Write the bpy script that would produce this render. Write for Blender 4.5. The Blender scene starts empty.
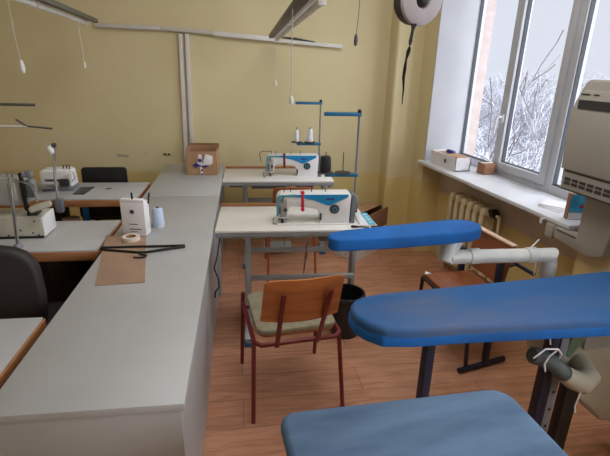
import bpy, bmesh, math, random
from mathutils import Vector, Matrix, Euler
R = math.radians
PI = math.pi
sc = bpy.context.scene
COL = sc.collection

# ------------------------------------------------------------------ camera
cam_d = bpy.data.cameras.new('camera')
cam = bpy.data.objects.new('camera', cam_d)
COL.objects.link(cam)
sc.camera = cam
cam_d.sensor_fit = 'HORIZONTAL'
cam_d.sensor_width = 36.0
cam_d.lens = 36.0 * 457.0 / 610.0
cam_d.clip_start = 0.02
cam_d.clip_end = 500
# columns: image right, image down, view axis (world)
rgt = Vector((0.97288431, -0.23008477, 0.02360323))
dwn = Vector((-0.0559765, -0.33324033, -0.94117879))
fwd = Vector((0.22441645, 0.91433686, -0.33708363))
m3 = Matrix((rgt, -dwn, -fwd)).transposed()
cam.matrix_world = Matrix.Translation((0, 0, 1.6)) @ m3.to_4x4()

# ------------------------------------------------------------------ world, sun, exposure
w = bpy.data.worlds.new('overcast_sky')
sc.world = w
w.use_nodes = True
nt = w.node_tree
nt.nodes.clear()
wo = nt.nodes.new('ShaderNodeOutputWorld')
bg = nt.nodes.new('ShaderNodeBackground')
tc = nt.nodes.new('ShaderNodeTexCoord')
sx = nt.nodes.new('ShaderNodeSeparateXYZ')
rp = nt.nodes.new('ShaderNodeValToRGB')
nt.links.new(tc.outputs['Generated'], sx.inputs[0])
nt.links.new(sx.outputs['Z'], rp.inputs[0])
rp.color_ramp.elements[0].position = 0.0
rp.color_ramp.elements[0].color = (0.83, 0.85, 0.95, 1)
rp.color_ramp.elements[1].position = 0.9
rp.color_ramp.elements[1].color = (1.9, 1.95, 2.1, 1)
e = rp.color_ramp.elements.new(0.25)
e.color = (0.83, 0.85, 0.96, 1)
nt.links.new(rp.outputs[0], bg.inputs[0])
bg.inputs[1].default_value = 1.0
nt.links.new(bg.outputs[0], wo.inputs[0])

sun_d = bpy.data.lights.new('overcast_sun', 'SUN')
sun_d.energy = 8.0
sun_d.angle = R(95)
sun_d.color = (0.93, 0.96, 1.0)
sun = bpy.data.objects.new('overcast_sun', sun_d)
COL.objects.link(sun)
sun.rotation_euler = Vector((-0.72, 0.60, -0.32)).to_track_quat('-Z', 'Y').to_euler()

def area(name, loc, direction, sx_, sy_, power, color):
    d = bpy.data.lights.new(name, 'AREA')
    d.shape = 'RECTANGLE'
    d.size, d.size_y = sx_, sy_
    d.energy = power
    d.color = color
    o = bpy.data.objects.new(name, d)
    COL.objects.link(o)
    o.location = loc
    o.rotation_euler = Vector(direction).to_track_quat('-Z', 'Y').to_euler()
    return o
# added fill light at an assumed window, unseen behind the camera on the right
area('rear_fill_light', (1.84, -0.9, 1.75), (-1, 0.12, -0.18), 2.2, 1.5, 25, (0.97, 0.97, 0.97))
# added fill light overhead, out of view; no such lamp is known here
area('ceiling_fill_light', (0.7, 1.9, 2.88), (0.05, 0.12, -1), 1.4, 1.4, 32, (1.0, 0.985, 0.96))

vs = sc.view_settings
vs.view_transform = 'Standard'
vs.look = 'None'
vs.gamma = 1.0
vs.use_curve_mapping = False
vs.exposure = 0.0
sc.cycles.use_denoising = True
sc.cycles.max_bounces = 8
sc.cycles.diffuse_bounces = 5
sc.cycles.transparent_max_bounces = 12

# ------------------------------------------------------------------ materials
def lin(c):
    return tuple(((v / 255.0) / 12.92 if v / 255.0 <= 0.04045 else ((v / 255.0 + 0.055) / 1.055) ** 2.4) for v in c) + (1.0,)

def mat(name, rgb, rough=0.5, metal=0.0, rgb2=None, scale=8.0, stretch=None, bump=0.0, spec=0.5, detail=4.0, sheen=0.0, lo=0.35, hi=0.65):
    m = bpy.data.materials.new(name)
    m.use_nodes = True
    n = m.node_tree.nodes
    l = m.node_tree.links
    b = n['Principled BSDF']
    b.inputs['Base Color'].default_value = lin(rgb)
    b.inputs['Roughness'].default_value = rough
    b.inputs['Metallic'].default_value = metal
    b.inputs['Specular IOR Level'].default_value = spec
    if sheen:
        b.inputs['Sheen Weight'].default_value = sheen
    if rgb2 is None:
        rgb2 = tuple(max(0, v - 9) for v in rgb)
    t = n.new('ShaderNodeTexCoord')
    mp = n.new('ShaderNodeMapping')
    if stretch:
        mp.inputs['Scale'].default_value = stretch
    ns = n.new('ShaderNodeTexNoise')
    ns.inputs['Scale'].default_value = scale
    ns.inputs['Detail'].default_value = detail
    r = n.new('ShaderNodeValToRGB')
    r.color_ramp.elements[0].position = lo
    r.color_ramp.elements[1].position = hi
    r.color_ramp.elements[0].color = lin(rgb)
    r.color_ramp.elements[1].color = lin(rgb2)
    l.new(t.outputs['Object'], mp.inputs[0])
    l.new(mp.outputs[0], ns.inputs[0])
    l.new(ns.outputs['Fac'], r.inputs[0])
    l.new(r.outputs[0], b.inputs['Base Color'])
    if bump:
        bp = n.new('ShaderNodeBump')
        bp.inputs['Strength'].default_value = bump
        bp.inputs['Distance'].default_value = 0.004
        l.new(ns.outputs['Fac'], bp.inputs['Height'])
        l.new(bp.outputs[0], b.inputs['Normal'])
    return m

def wall_mat():
    m = mat('painted_yellow_wall', (216, 204, 164), 0.55, rgb2=(210, 198, 156), scale=1.6, bump=0.0)
    n = m.node_tree.nodes
    l = m.node_tree.links
    b = n['Principled BSDF']
    top = b.inputs['Base Color'].links[0].from_socket
    g = n.new('ShaderNodeNewGeometry')
    s = n.new('ShaderNodeSeparateXYZ')
    ns = n.new('ShaderNodeTexNoise')
    ns.inputs['Scale'].default_value = 3.0
    a = n.new('ShaderNodeMath')
    a.operation = 'MULTIPLY_ADD'
    a.inputs[1].default_value = 0.05
    rr = n.new('ShaderNodeMapRange')
    rr.inputs['From Min'].default_value = 0.665
    rr.inputs['From Max'].default_value = 0.70
    mx = n.new('ShaderNodeMix')
    mx.data_type = 'RGBA'
    l.new(g.outputs['Position'], s.inputs[0])
    l.new(g.outputs['Position'], ns.inputs[0])
    l.new(ns.outputs['Fac'], a.inputs[0])
    l.new(s.outputs['Z'], a.inputs[2])
    l.new(a.outputs[0], rr.inputs['Value'])
    l.new(rr.outputs[0], mx.inputs['Factor'])
    mx.inputs['A'].default_value = lin((212, 192, 130))
    l.new(top, mx.inputs['B'])
    l.new(mx.outputs['Result'], b.inputs['Base Color'])
    return m

def floor_mat():
    m = bpy.data.materials.new('brown_laminate_planks')
    m.use_nodes = True
    n = m.node_tree.nodes
    l = m.node_tree.links
    b = n['Principled BSDF']
    b.inputs['Roughness'].default_value = 0.38
    t = n.new('ShaderNodeTexCoord')
    mp = n.new('ShaderNodeMapping')
    mp.inputs['Rotation'].default_value = (0, 0, R(5))
    l.new(t.outputs['Object'], mp.inputs[0])
    br = n.new('ShaderNodeTexBrick')
    br.inputs['Scale'].default_value = 1.0
    br.inputs['Brick Width'].default_value = 1.25
    br.inputs['Row Height'].default_value = 0.19
    br.inputs['Mortar Size'].default_value = 0.0018
    br.inputs['Color1'].default_value = lin((200, 146, 116))
    br.inputs['Color2'].default_value = lin((186, 132, 102))
    br.inputs['Mortar'].default_value = lin((140, 96, 72))
    l.new(mp.outputs[0], br.inputs[0])
    mp2 = n.new('ShaderNodeMapping')
    mp2.inputs['Scale'].default_value = (2.2, 16, 1)
    l.new(mp.outputs[0], mp2.inputs[0])
    ns = n.new('ShaderNodeTexNoise')
    ns.inputs['Scale'].default_value = 1.6
    ns.inputs['Detail'].default_value = 6
    ns.inputs['Distortion'].default_value = 1.2
    l.new(mp2.outputs[0], ns.inputs[0])
    r = n.new('ShaderNodeValToRGB')
    r.color_ramp.elements[0].position = 0.35
    r.color_ramp.elements[0].color = (0.62, 0.58, 0.55, 1)
    r.color_ramp.elements[1].position = 0.6
    r.color_ramp.elements[1].color = (1, 1, 1, 1)
    l.new(ns.outputs['Fac'], r.inputs[0])
    mx = n.new('ShaderNodeMix')
    mx.data_type = 'RGBA'
    mx.blend_type = 'MULTIPLY'
    mx.inputs['Factor'].default_value = 0.75
    l.new(br.outputs['Color'], mx.inputs['A'])
    l.new(r.outputs[0], mx.inputs['B'])
    l.new(mx.outputs['Result'], b.inputs['Base Color'])
    return m

def glass_mat():
    m = bpy.data.materials.new('window_glass')
    m.use_nodes = True
    n = m.node_tree.nodes
    l = m.node_tree.links
    n.clear()
    o = n.new('ShaderNodeOutputMaterial')
    mx = n.new('ShaderNodeMixShader')
    tr = n.new('ShaderNodeBsdfTransparent')
    gl = n.new('ShaderNodeBsdfGlossy')
    gl.inputs['Roughness'].default_value = 0.02
    lw = n.new('ShaderNodeLayerWeight')
    pw = n.new('ShaderNodeMath')
    pw.operation = 'POWER'
    pw.inputs[1].default_value = 4.0
    l.new(lw.outputs['Facing'], pw.inputs[0])
    fr = n.new('ShaderNodeMath')
    fr.operation = 'MULTIPLY_ADD'
    fr.inputs[1].default_value = 0.3
    fr.inputs[2].default_value = 0.02
    l.new(pw.outputs[0], fr.inputs[0])
    tr.inputs[0].default_value = (0.96, 0.97, 0.98, 1)
    l.new(fr.outputs[0], mx.inputs[0])
    l.new(tr.outputs[0], mx.inputs[1])
    l.new(gl.outputs[0], mx.inputs[2])
    l.new(mx.outputs[0], o.inputs[0])
    return m

def snow_branch_mat():
    m = bpy.data.materials.new('snowy_bark')
    m.use_nodes = True
    n = m.node_tree.nodes
    l = m.node_tree.links
    b = n['Principled BSDF']
    b.inputs['Roughness'].default_value = 0.8
    g = n.new('ShaderNodeNewGeometry')
    s = n.new('ShaderNodeSeparateXYZ')
    l.new(g.outputs['Normal'], s.inputs[0])
    r = n.new('ShaderNodeValToRGB')
    r.color_ramp.elements[0].position = 0.40
    r.color_ramp.elements[0].color = lin((118, 114, 120))
    r.color_ramp.elements[1].position = 0.60
    r.color_ramp.elements[1].color = lin((214, 216, 225))
    a = n.new('ShaderNodeMath')
    a.operation = 'MULTIPLY_ADD'
    a.inputs[1].default_value = 0.5
    a.inputs[2].default_value = 0.5
    l.new(s.outputs['Z'], a.inputs[0])
    l.new(a.outputs[0], r.inputs[0])
    l.new(r.outputs[0], b.inputs['Base Color'])
    return m

M = {}
M['wall'] = wall_mat()
M['floor'] = floor_mat()
M['glass'] = glass_mat()
M['snowbark'] = snow_branch_mat()
M['white_wall'] = mat('white_painted_plaster', (176, 177, 182), 0.6, rgb2=(170, 171, 177), scale=3)
M['ceiling'] = mat('ceiling_white', (225, 222, 212), 0.7)
M['brick'] = mat('pinkish_outer_reveal', (186, 172, 167), 0.85, rgb2=(176, 160, 154), scale=14, bump=0.3)
M['pvc'] = mat('white_window_plastic', (214, 216, 222), 0.35, rgb2=(206, 208, 214))
M['frame'] = mat('grey_white_window_frame', (184, 186, 192), 0.4, rgb2=(176, 178, 185))
M['gasket'] = mat('dark_rubber_gasket', (52, 54, 62), 0.6)
M['laminate'] = mat('white_laminate', (174, 175, 176), 0.42, rgb2=(167, 168, 170), scale=2.5)
M['laminate_side'] = mat('white_laminate_panel', (176, 177, 178), 0.5, rgb2=(168, 169, 171), scale=2.0)
M['table_white'] = mat('bright_white_laminate', (222, 220, 216), 0.42, rgb2=(214, 212, 208), scale=2.5)
M['seam'] = mat('brown_edge_tape', (120, 108, 96), 0.6)
M['wood_edge'] = mat('brown_wood_edge', (168, 116, 78), 0.5, rgb2=(146, 96, 60), scale=6, stretch=(1, 12, 12))
M['ply'] = mat('varnished_plywood', (186, 114, 62), 0.33, rgb2=(162, 94, 48), scale=3, stretch=(1.5, 3, 14))
M['ply_dark'] = mat('dark_varnished_plywood', (150, 88, 52), 0.38, rgb2=(124, 70, 42), scale=3, stretch=(14, 2, 3))
M['ply_edge'] = mat('pale_plywood_edge', (222, 190, 168), 0.5, rgb2=(204, 168, 144), scale=20)
M['red_paint'] = mat('dark_red_painted_steel', (112, 30, 32), 0.35)
M['orange_paint'] = mat('orange_brown_painted_steel', (158, 78, 40), 0.4)
M['navy'] = mat('navy_painted_steel', (28, 34, 58), 0.4)
M['brown_black'] = mat('dark_brown_steel', (52, 34, 30), 0.45)
M['seat_pad'] = mat('olive_beige_seat_fabric', (150, 142, 118), 0.85, rgb2=(132, 124, 102), scale=40, bump=0.3)
M['grey_steel'] = mat('light_grey_painted_steel', (176, 182, 188), 0.4, rgb2=(166, 172, 178))
M['alu'] = mat('grey_aluminium_edge', (150, 154, 160), 0.35, metal=0.3)
M['chrome'] = mat('chrome', (190, 192, 196), 0.22, metal=0.9)
M['dark_steel'] = mat('dark_steel', (74, 74, 78), 0.35, metal=0.6)
M['blue_cap'] = mat('blue_plastic', (34, 104, 160), 0.4)
M['stand_blue'] = mat('petrol_blue_paint', (26, 106, 146), 0.4)
M['mach_white'] = mat('white_machine_enamel', (226, 226, 226), 0.28, rgb2=(220, 220, 222))
M['mach_blue'] = mat('bright_blue_enamel', (24, 138, 196), 0.3)
M['mach_teal'] = mat('teal_trim', (80, 150, 164), 0.35)
M['mach_grey'] = mat('grey_machine_plastic', (118, 122, 130), 0.4)
M['black'] = mat('black_plastic', (24, 24, 26), 0.45)
M['dial'] = mat('slate_dial_plastic', (52, 58, 70), 0.35)
M['red'] = mat('red_plastic', (196, 34, 62), 0.4)
M['old_beige'] = mat('old_beige_enamel', (186, 182, 168), 0.4, rgb2=(168, 164, 150), scale=10)
M['old_grey'] = mat('old_grey_enamel', (156, 154, 150), 0.4, rgb2=(140, 138, 136), scale=10)
M['cloth_blue'] = mat('blue_cotton_cover', (4, 101, 185), 0.8, rgb2=(4, 86, 160), scale=5, bump=0.25)
M['cloth_worn'] = mat('scorched_blue_cotton_cover', (34, 90, 150), 0.8, rgb2=(94, 104, 128), scale=2.2, stretch=(0.7, 1.6, 1), bump=0.2, lo=0.45, hi=0.75)
M['denim'] = mat('pale_denim_blue_cover', (98, 126, 158), 0.78, rgb2=(66, 92, 124), scale=3.2, stretch=(1, 4.5, 1), bump=0.5, lo=0.3, hi=0.72)
M['pipe'] = mat('grey_white_pvc_pipe', (206, 210, 210), 0.4, rgb2=(194, 198, 200))
M['unit'] = mat('beige_grey_unit_enamel', (172, 166, 150), 0.5, rgb2=(158, 152, 138), scale=5)
M['hose'] = mat('grey_corrugated_hose', (86, 94, 96), 0.6)
M['ac'] = mat('warm_grey_ac_plastic', (166, 162, 155), 0.45, rgb2=(162, 158, 151), scale=2)
M['ac_dark'] = mat('dark_vent_plastic', (58, 56, 54), 0.6)
M['radiator'] = mat('cream_radiator_paint', (214, 198, 160), 0.45, rgb2=(198, 180, 140), scale=8)
M['cardboard'] = mat('brown_cardboard', (176, 138, 106), 0.85, rgb2=(164, 126, 94), scale=6)
M['cardboard_dk'] = mat('raw_brown_cardboard', (150, 108, 80), 0.85, rgb2=(138, 98, 72), scale=6)
M['kraft'] = mat('brown_kraft_paper', (160, 132, 110), 0.8, rgb2=(148, 120, 100), scale=7)
M['paper'] = mat('white_paper', (228, 226, 230), 0.7)
M['print'] = mat('white_print_board', (214, 210, 206), 0.6, rgb2=(168, 152, 150), scale=26, lo=0.5, hi=0.72)
M['turq'] = mat('turquoise_print', (70, 176, 204), 0.45)
M['bluepack'] = mat('blue_printed_cover', (40, 150, 200), 0.4, rgb2=(90, 186, 214), scale=18)
M['darkgrey'] = mat('dark_grey_print', (70, 68, 74), 0.6)
M['violet'] = mat('violet_blue_print', (60, 52, 128), 0.5)
M['office'] = mat('dark_brown_leatherette', (36, 29, 28), 0.6, rgb2=(30, 25, 24), scale=12, bump=0.15)
M['lamp_body'] = mat('grey_lamp_channel', (96, 94, 88), 0.5)
M['lamp_white'] = mat('white_lamp_reflector', (226, 226, 224), 0.4)
M['trunk'] = mat('white_plastic_trunking', (206, 200, 196), 0.5)
M['thread_white'] = mat('white_thread', (224, 226, 236), 0.75, rgb2=(204, 208, 222), scale=10, stretch=(1, 1, 30), bump=0.3)
M['thread_blue'] = mat('pale_blue_thread', (200, 214, 236), 0.75, rgb2=(180, 196, 224), scale=10, stretch=(1, 1, 30), bump=0.3)
M['thread_black'] = mat('black_thread', (28, 28, 30), 0.75, rgb2=(20, 20, 22), scale=10, stretch=(1, 1, 30), bump=0.3)
M['tape'] = mat('clear_brown_tape', (222, 212, 200), 0.3)
M['bin'] = mat('black_bin_plastic', (34, 38, 42), 0.45)
M['reel'] = mat('dusty_pinkish_grey_plastic', (176, 168, 172), 0.55)
M['reel_dark'] = mat('dark_brown_rubber_rim', (62, 54, 56), 0.6)
M['strap'] = mat('black_twisted_tape', (36, 32, 32), 0.7, rgb2=(24, 21, 21), scale=30, spec=0.2)
M['baseboard'] = mat('pale_baseboard', (206, 190, 150), 0.5)
M['snow'] = mat('snow', (236, 238, 246), 0.9, rgb2=(206, 208, 218), scale=0.6)
M['wall_mark'] = mat('grey_scuff', (178, 168, 140), 0.7)
M['teal_tank'] = mat('dull_green_tank', (104, 124, 104), 0.4)

# ------------------------------------------------------------------ mesh helpers
class MB:
    def __init__(s):
        s.bm = bmesh.new()

    def _merge(s, b2, Mx=None):
        if Mx is not None:
            bmesh.ops.transform(b2, matrix=Mx, verts=b2.verts)
        me = bpy.data.meshes.new('tmp')
        b2.to_mesh(me)
        b2.free()
        s.bm.from_mesh(me)
        bpy.data.meshes.remove(me)
        return s

    def box(s, c, d, bev=0.0, rot=None, seg=2):
        b = bmesh.new()
        bmesh.ops.create_cube(b, size=1.0)
        bmesh.ops.scale(b, vec=Vector(d), verts=b.verts)
        if bev:
            bmesh.ops.bevel(b, geom=list(b.edges), offset=min(bev, 0.49 * min(d)), segments=seg, affect='EDGES', profile=0.5)
        Mx = Matrix.Translation(c)
        if rot is not None:
            Mx = Mx @ Euler(rot).to_matrix().to_4x4()
        return s._merge(b, Mx)

    def bar(s, p0, p1, wd, ht, bev=0.0, upv=(0, 0, 1)):
        p0, p1 = Vector(p0), Vector(p1)
        d = p1 - p0
        L = d.length
        d.normalize()
        u = Vector(upv)
        if abs(d.dot(u)) > 0.98:
            u = Vector((0, 1, 0))
        sdir = d.cross(u).normalized()
        u = sdir.cross(d).normalized()
        b = bmesh.new()
        bmesh.ops.create_cube(b, size=1.0)
        bmesh.ops.scale(b, vec=Vector((L, wd, ht)), verts=b.verts)
        if bev:
            bmesh.ops.bevel(b, geom=list(b.edges), offset=min(bev, 0.45 * min(wd, ht)), segments=2, affect='EDGES', profile=0.5)
        Mx = Matrix((d, -sdir, u)).transposed().to_4x4()
        Mx.translation = (p0 + p1) / 2
        return s._merge(b, Mx)

    def tube(s, pts, r, n=8, cap=True):
        pts = [Vector(p) for p in pts]
        k = len(pts)
        rs = r if isinstance(r, (list, tuple)) else [r] * k
        b = bmesh.new()
        rings = []
        prev = None
        for i, p in enumerate(pts):
            if i == 0:
                t = pts[1] - pts[0]
            elif i == k - 1:
                t = pts[-1] - pts[-2]
            else:
                t = (pts[i + 1] - p).normalized() + (p - pts[i - 1]).normalized()
            t.normalize()
            if prev is None:
                a = Vector((0, 0, 1)) if abs(t.z) < 0.9 else Vector((1, 0, 0))
                u = t.cross(a).normalized()
            else:
                u = (prev - t * prev.dot(t)).normalized()
            prev = u
            v = t.cross(u)
            sc_ = 1.0
            if 0 < i < k - 1:
                c = (pts[i + 1] - p).normalized().dot((p - pts[i - 1]).normalized())
                sc_ = 1.0 / max(0.6, math.sqrt((1 + c) / 2))
            rings.append([b.verts.new(p + (u * math.cos(2 * PI * j / n) + v * math.sin(2 * PI * j / n)) * rs[i] * (sc_ if rs[i] > 0 else 1)) for j in range(n)])
        for i in range(k - 1):
            for j in range(n):
                b.faces.new((rings[i][j], rings[i][(j + 1) % n], rings[i + 1][(j + 1) % n], rings[i + 1][j]))
        if cap:
            b.faces.new(list(reversed(rings[0])))
            b.faces.new(rings[-1])
        return s._merge(b)

    def lathe(s, prof, c=(0, 0, 0), n=24, Mx=None):
        b = bmesh.new()
        rings = []
        for r, z in prof:
            if r < 1e-5:
                rings.append([b.verts.new((0, 0, z))])
            else:
                rings.append([b.verts.new((r * math.cos(2 * PI * j / n), r * math.sin(2 * PI * j / n), z)) for j in range(n)])
        for a, d in zip(rings, rings[1:]):
            for j in range(n):
                q = [a[j % len(a)], a[(j + 1) % len(a)], d[(j + 1) % len(d)], d[j % len(d)]]
                q2 = []
                for v in q:
                    if v not in q2:
                        q2.append(v)
                if len(q2) > 2:
                    b.faces.new(q2)
        X = Matrix.Translation(c)
        if Mx is not None:
            X = X @ Mx
        return s._merge(b, X)

    def prism(s, poly, d0, d1, plane='xy', bev=0.0, seg=2, Mx=None):
        def P(a, b_, d):
            return {'xy': (a, b_, d), 'xz': (a, d, b_), 'yz': (d, a, b_)}[plane]
        b = bmesh.new()
        lo = [b.verts.new(P(x, y, d0)) for x, y in poly]
        hi = [b.verts.new(P(x, y, d1)) for x, y in poly]
        n = len(poly)
        b.faces.new(lo)
        b.faces.new(hi)
        for i in range(n):
            b.faces.new((lo[i], lo[(i + 1) % n], hi[(i + 1) % n], hi[i]))
        bmesh.ops.recalc_face_normals(b, faces=b.faces)
        if bev:
            ed = [e for e in b.edges if len(e.link_faces) == 2 and e.calc_face_angle(0) > 0.5]
            bmesh.ops.bevel(b, geom=ed, offset=bev, segments=seg, affect='EDGES', profile=0.5, clamp_overlap=True)
        return s._merge(b, Mx)

    def done(s, name, m, parent=None, loc=None, rz=None, smooth=40, sub=0):
        bmesh.ops.recalc_face_normals(s.bm, faces=s.bm.faces)
        me = bpy.data.meshes.new(name)
        s.bm.to_mesh(me)
        s.bm.free()
        me.materials.append(M[m] if isinstance(m, str) else m)
        if smooth:
            for p in me.polygons:
                p.use_smooth = True
            me.set_sharp_from_angle(angle=R(smooth))
        o = bpy.data.objects.new(name, me)
        COL.objects.link(o)
        if parent is not None:
            o.parent = parent
        if loc is not None:
            o.location = loc
        if rz is not None:
            o.rotation_euler = (0, 0, rz)
        if sub:
            md = o.modifiers.new('subdivision', 'SUBSURF')
            md.levels = md.render_levels = sub
        return o

def tag(o, label, cat, group=None):
    o['label'] = label
    o['category'] = cat
    if group:
        o['group'] = group
    return o

def thing(name, label, cat, loc=(0, 0, 0), rz=0.0, group=None):
    o = bpy.data.objects.new(name, None)
    o.empty_display_size = 0.05
    COL.objects.link(o)
    o.location = loc
    o.rotation_euler = (0, 0, rz)
    return tag(o, label, cat, group)

def struct(mb, name, m, parent=None, **k):
    o = mb.done(name, m, parent, **k)
    if parent is None:
        o['kind'] = 'structure'
    return o

def dup(root, loc, rz, label, group=None):
    r = root.copy()
    COL.objects.link(r)
    r.location = loc
    r.rotation_euler = (0, 0, rz)
    r['label'] = label
    if group:
        r['group'] = group
    for ch in list(root.children):
        c = ch.copy()
        COL.objects.link(c)
        c.parent = r
        for g in list(ch.children):
            d = g.copy()
            COL.objects.link(d)
            d.parent = c
    return r

def rrect(x0, y0, x1, y1, r, n=6):
    rr = r if isinstance(r, (list, tuple)) else [r] * 4      # corners: (x1,y0) (x1,y1) (x0,y1) (x0,y0)
    out = []
    for (cx, cy, a0), q in zip(((x1, y0, -90), (x1, y1, 0), (x0, y1, 90), (x0, y0, 180)), rr):
        sx_ = -1 if cx == x1 else 1
        sy_ = -1 if cy == y1 else 1
        for i in range(n + 1):
            a = R(a0 + 90.0 * i / n)
            out.append((cx + sx_ * q + q * math.cos(a), cy + sy_ * q + q * math.sin(a)))
    return out

T = 0.75

# ------------------------------------------------------------------ the room
XW, YB, XL, YR, ZC = 1.90, 4.20, -3.2, -2.6, 3.0
struct(MB().box(((XL + 2.1) / 2, (YB + YR) / 2, -0.05), (2.1 - XL + 0.4, YB - YR + 1.6, 0.1)), 'floor', 'floor', smooth=0)
struct(MB().box(((XL + 2.3) / 2, (YB + YR) / 2, ZC + 0.05), (2.3 - XL + 0.4, YB - YR + 1.6, 0.1)), 'ceiling', 'ceiling', smooth=0)
WS = -0.16                                           # the back wall runs a little askew
def yb(x):
    return YB + 0.01 + WS * x
WA = math.atan(WS)
struct(MB().prism([(2.2, yb(2.2)), (2.2, yb(2.2) + 0.15), (-3.4, yb(-3.4) + 0.15), (-3.4, yb(-3.4))], 0, ZC, 'xy'), 'wall_back', 'wall', smooth=0)
struct(MB().box((XL - 0.06, (YB + YR) / 2, ZC / 2), (0.12, YB - YR + 1.0, ZC)), 'wall_left', 'wall', smooth=0)
struct(MB().box(((XL + 2.3) / 2, YR - 0.06, ZC / 2), (2.3 - XL + 0.4, 0.12, ZC)), 'wall_rear', 'wall', smooth=0)
W0, W1, WZ0, WZ1 = 1.80, 3.54, 0.83, 2.55           # the window opening in the right wall
b = MB()
XO = 2.36                                            # outer face
def wseg(y0, y1, z0, z1, x0=XW, x1=XO):
    b.box(((x0 + x1) / 2, (y0 + y1) / 2, (z0 + z1) / 2), (x1 - x0, y1 - y0, z1 - z0))
wseg(W1, YB, 0, ZC, XW, 2.22)
wseg(3.585, YB, 0, ZC, 2.2, 2.40)
wseg(W0, W1, WZ1, ZC)
wseg(W0, W1, 0, WZ0, 2.08, XO)                       # niche behind the radiator
wseg(0.5, W0, 0, ZC)
wseg(-2.0, 0.5, 0, 0.9)
wseg(-2.0, 0.5, 2.6, ZC)
wseg(YR, -2.0, 0, ZC)
struct(b, 'wall_right', 'wall', smooth=0)
# white plaster of the deep window reveal
b = MB()
b.box(((XW + 2.22) / 2 + 0.004, W1 - 0.006, (WZ0 + WZ1) / 2), (2.22 - XW, 0.012, WZ1 - WZ0))
b.box(((XW + 2.22) / 2 + 0.004, W0 + 0.006, (WZ0 + WZ1) / 2), (2.22 - XW, 0.012, WZ1 - WZ0))
b.box(((XW + 2.22) / 2 + 0.004, (W0 + W1) / 2, WZ1 - 0.006), (2.22 - XW, W1 - W0, 0.012))
struct(b, 'trim_1', 'white_wall', smooth=0)
M['niche'] = mat('grey_beige_niche_plaster', (196, 186, 170), 0.7, rgb2=(184, 174, 158), scale=4)
struct(MB().box((2.076, (W0 + W1) / 2, 0.70), (0.010, W1 - W0 - 0.004, 0.236)), 'trim_4', 'niche', smooth=0)
# boxed column in the corner
struct(MB().prism([(1.678, yb(1.67) + 0.01), (1.660, 3.765), (1.672, 3.75), (XW + 0.04, 3.75), (XW + 0.04, yb(XW) + 0.01)], 0, ZC, 'xy'), 'trim_2', 'wall', smooth=0)
# baseboards
struct(MB().bar((XL, yb(XL) - 0.009, 0.04), (1.65, yb(1.65) - 0.009, 0.04), 0.016, 0.08, 0.004), 'baseboard_back', 'baseboard')
b = MB()
b.box((2.072, (W0 + W1) / 2, 0.05), (0.016, W1 - W0 - 0.02, 0.10), 0.004)
b.box((XW - 0.008, 1.1, 0.05), (0.016, 1.4, 0.10), 0.004)
struct(b, 'baseboard_right', 'baseboard')

# window: frame, mullions, glass, handle, sill
win = MB()
XF = 2.25
def wbar(y0, y1, z0, z1, x0=2.22, x1=2.29, bev=0.008):
    win.box(((x0 + x1) / 2, (y0 + y1) / 2, (z0 + z1) / 2), (x1 - x0, abs(y1 - y0), z1 - z0), bev)
wbar(W0, 3.59, 0.84, 0.905)
wbar(W0, 3.59, 2.49, WZ1)
wbar(3.525, 3.59, 0.8415, WZ1 - 0.0015, 2.2185, 2.2885)
wbar(W0, W0 + 0.06, 0.8415, WZ1 - 0.0015, 2.2185, 2.2885)
wbar(2.985, 3.055, 0.8415, WZ1 - 0.0015, 2.2185, 2.2885)
wbar(2.42, 2.50, 0.8415, WZ1 - 0.0015, 2.2185, 2.2885)
winf = struct(win, 'window_1', 'frame')
def sash(y0, y1, x0=2.205, x1=2.275, wd=0.062):
    s = MB()
    z0, z1 = 0.885, 2.50
    for c, d in (((y0 + wd / 2, (z0 + z1) / 2), (wd, z1 - z0)), ((y1 - wd / 2, (z0 + z1) / 2), (wd, z1 - z0)),
                 (((y0 + y1) / 2, z0 + wd / 2), (y1 - y0, wd)), (((y0 + y1) / 2, z1 - wd / 2), (y1 - y0, wd))):
        k = 0.0015 if d[0] < d[1] else 0.0
        s.box(((x0 + x1) / 2 - k, c[0], c[1]), (x1 - x0, d[0] - k, d[1] - k), 0.01)
    so = s.done('sash', 'frame', winf)
    g = MB()
    for c, d in (((y0 + wd, (z0 + z1) / 2), (0.008, z1 - z0 - 2 * wd)), ((y1 - wd, (z0 + z1) / 2), (0.008, z1 - z0 - 2 * wd)),
                 (((y0 + y1) / 2, z0 + wd), (y1 - y0 - 2 * wd, 0.008))):
        g.box((x0 + 0.036, c[0], c[1]), (0.03, d[0], d[1]))
    g.done('gasket', 'gasket', so)
    MB().box((x0 + 0.035, (y0 + y1) / 2, (z0 + z1) / 2), (0.006, y1 - y0 - 2 * wd, z1 - z0 - 2 * wd)).done('glass_pane', 'glass', so)
    return so
s2 = sash(2.47, 3.02)
for y0, y1 in ((3.05, 3.53), (1.86, 2.425)):
    MB().box((2.255, (y0 + y1) / 2, 1.70), (0.006, y1 - y0, 1.60)).done('glass_pane', 'glass', winf)
    g = MB()
    for yy in (y0 + 0.004, y1 - 0.004):
        g.box((2.244, yy, 1.70), (0.03, 0.010, 1.58))
    g.box((2.244, (y0 + y1) / 2, 0.908), (0.03, y1 - y0, 0.008))
    g.done('gasket', 'gasket', winf)
h = MB().box((2.198, 2.99, 1.26), (0.014, 0.028, 0.06), 0.005)
h.tube([(2.195, 2.99, 1.27), (2.165, 2.99, 1.275), (2.155, 2.995, 1.26), (2.155, 3.005, 1.15)], [0.008, 0.009, 0.010, 0.008])
h.done('window_handle', 'pvc', s2)
sl = MB().prism([(1.855, 1.845), (2.22, 1.845), (2.22, W1 - 0.012), (XW + 0.004, W1 - 0.012), (XW - 0.004, 3.58), (1.855, 3.58)], 0.822, 0.85, 'xy', 0.008)
sl.done('window_sill', 'pvc', winf)
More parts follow.
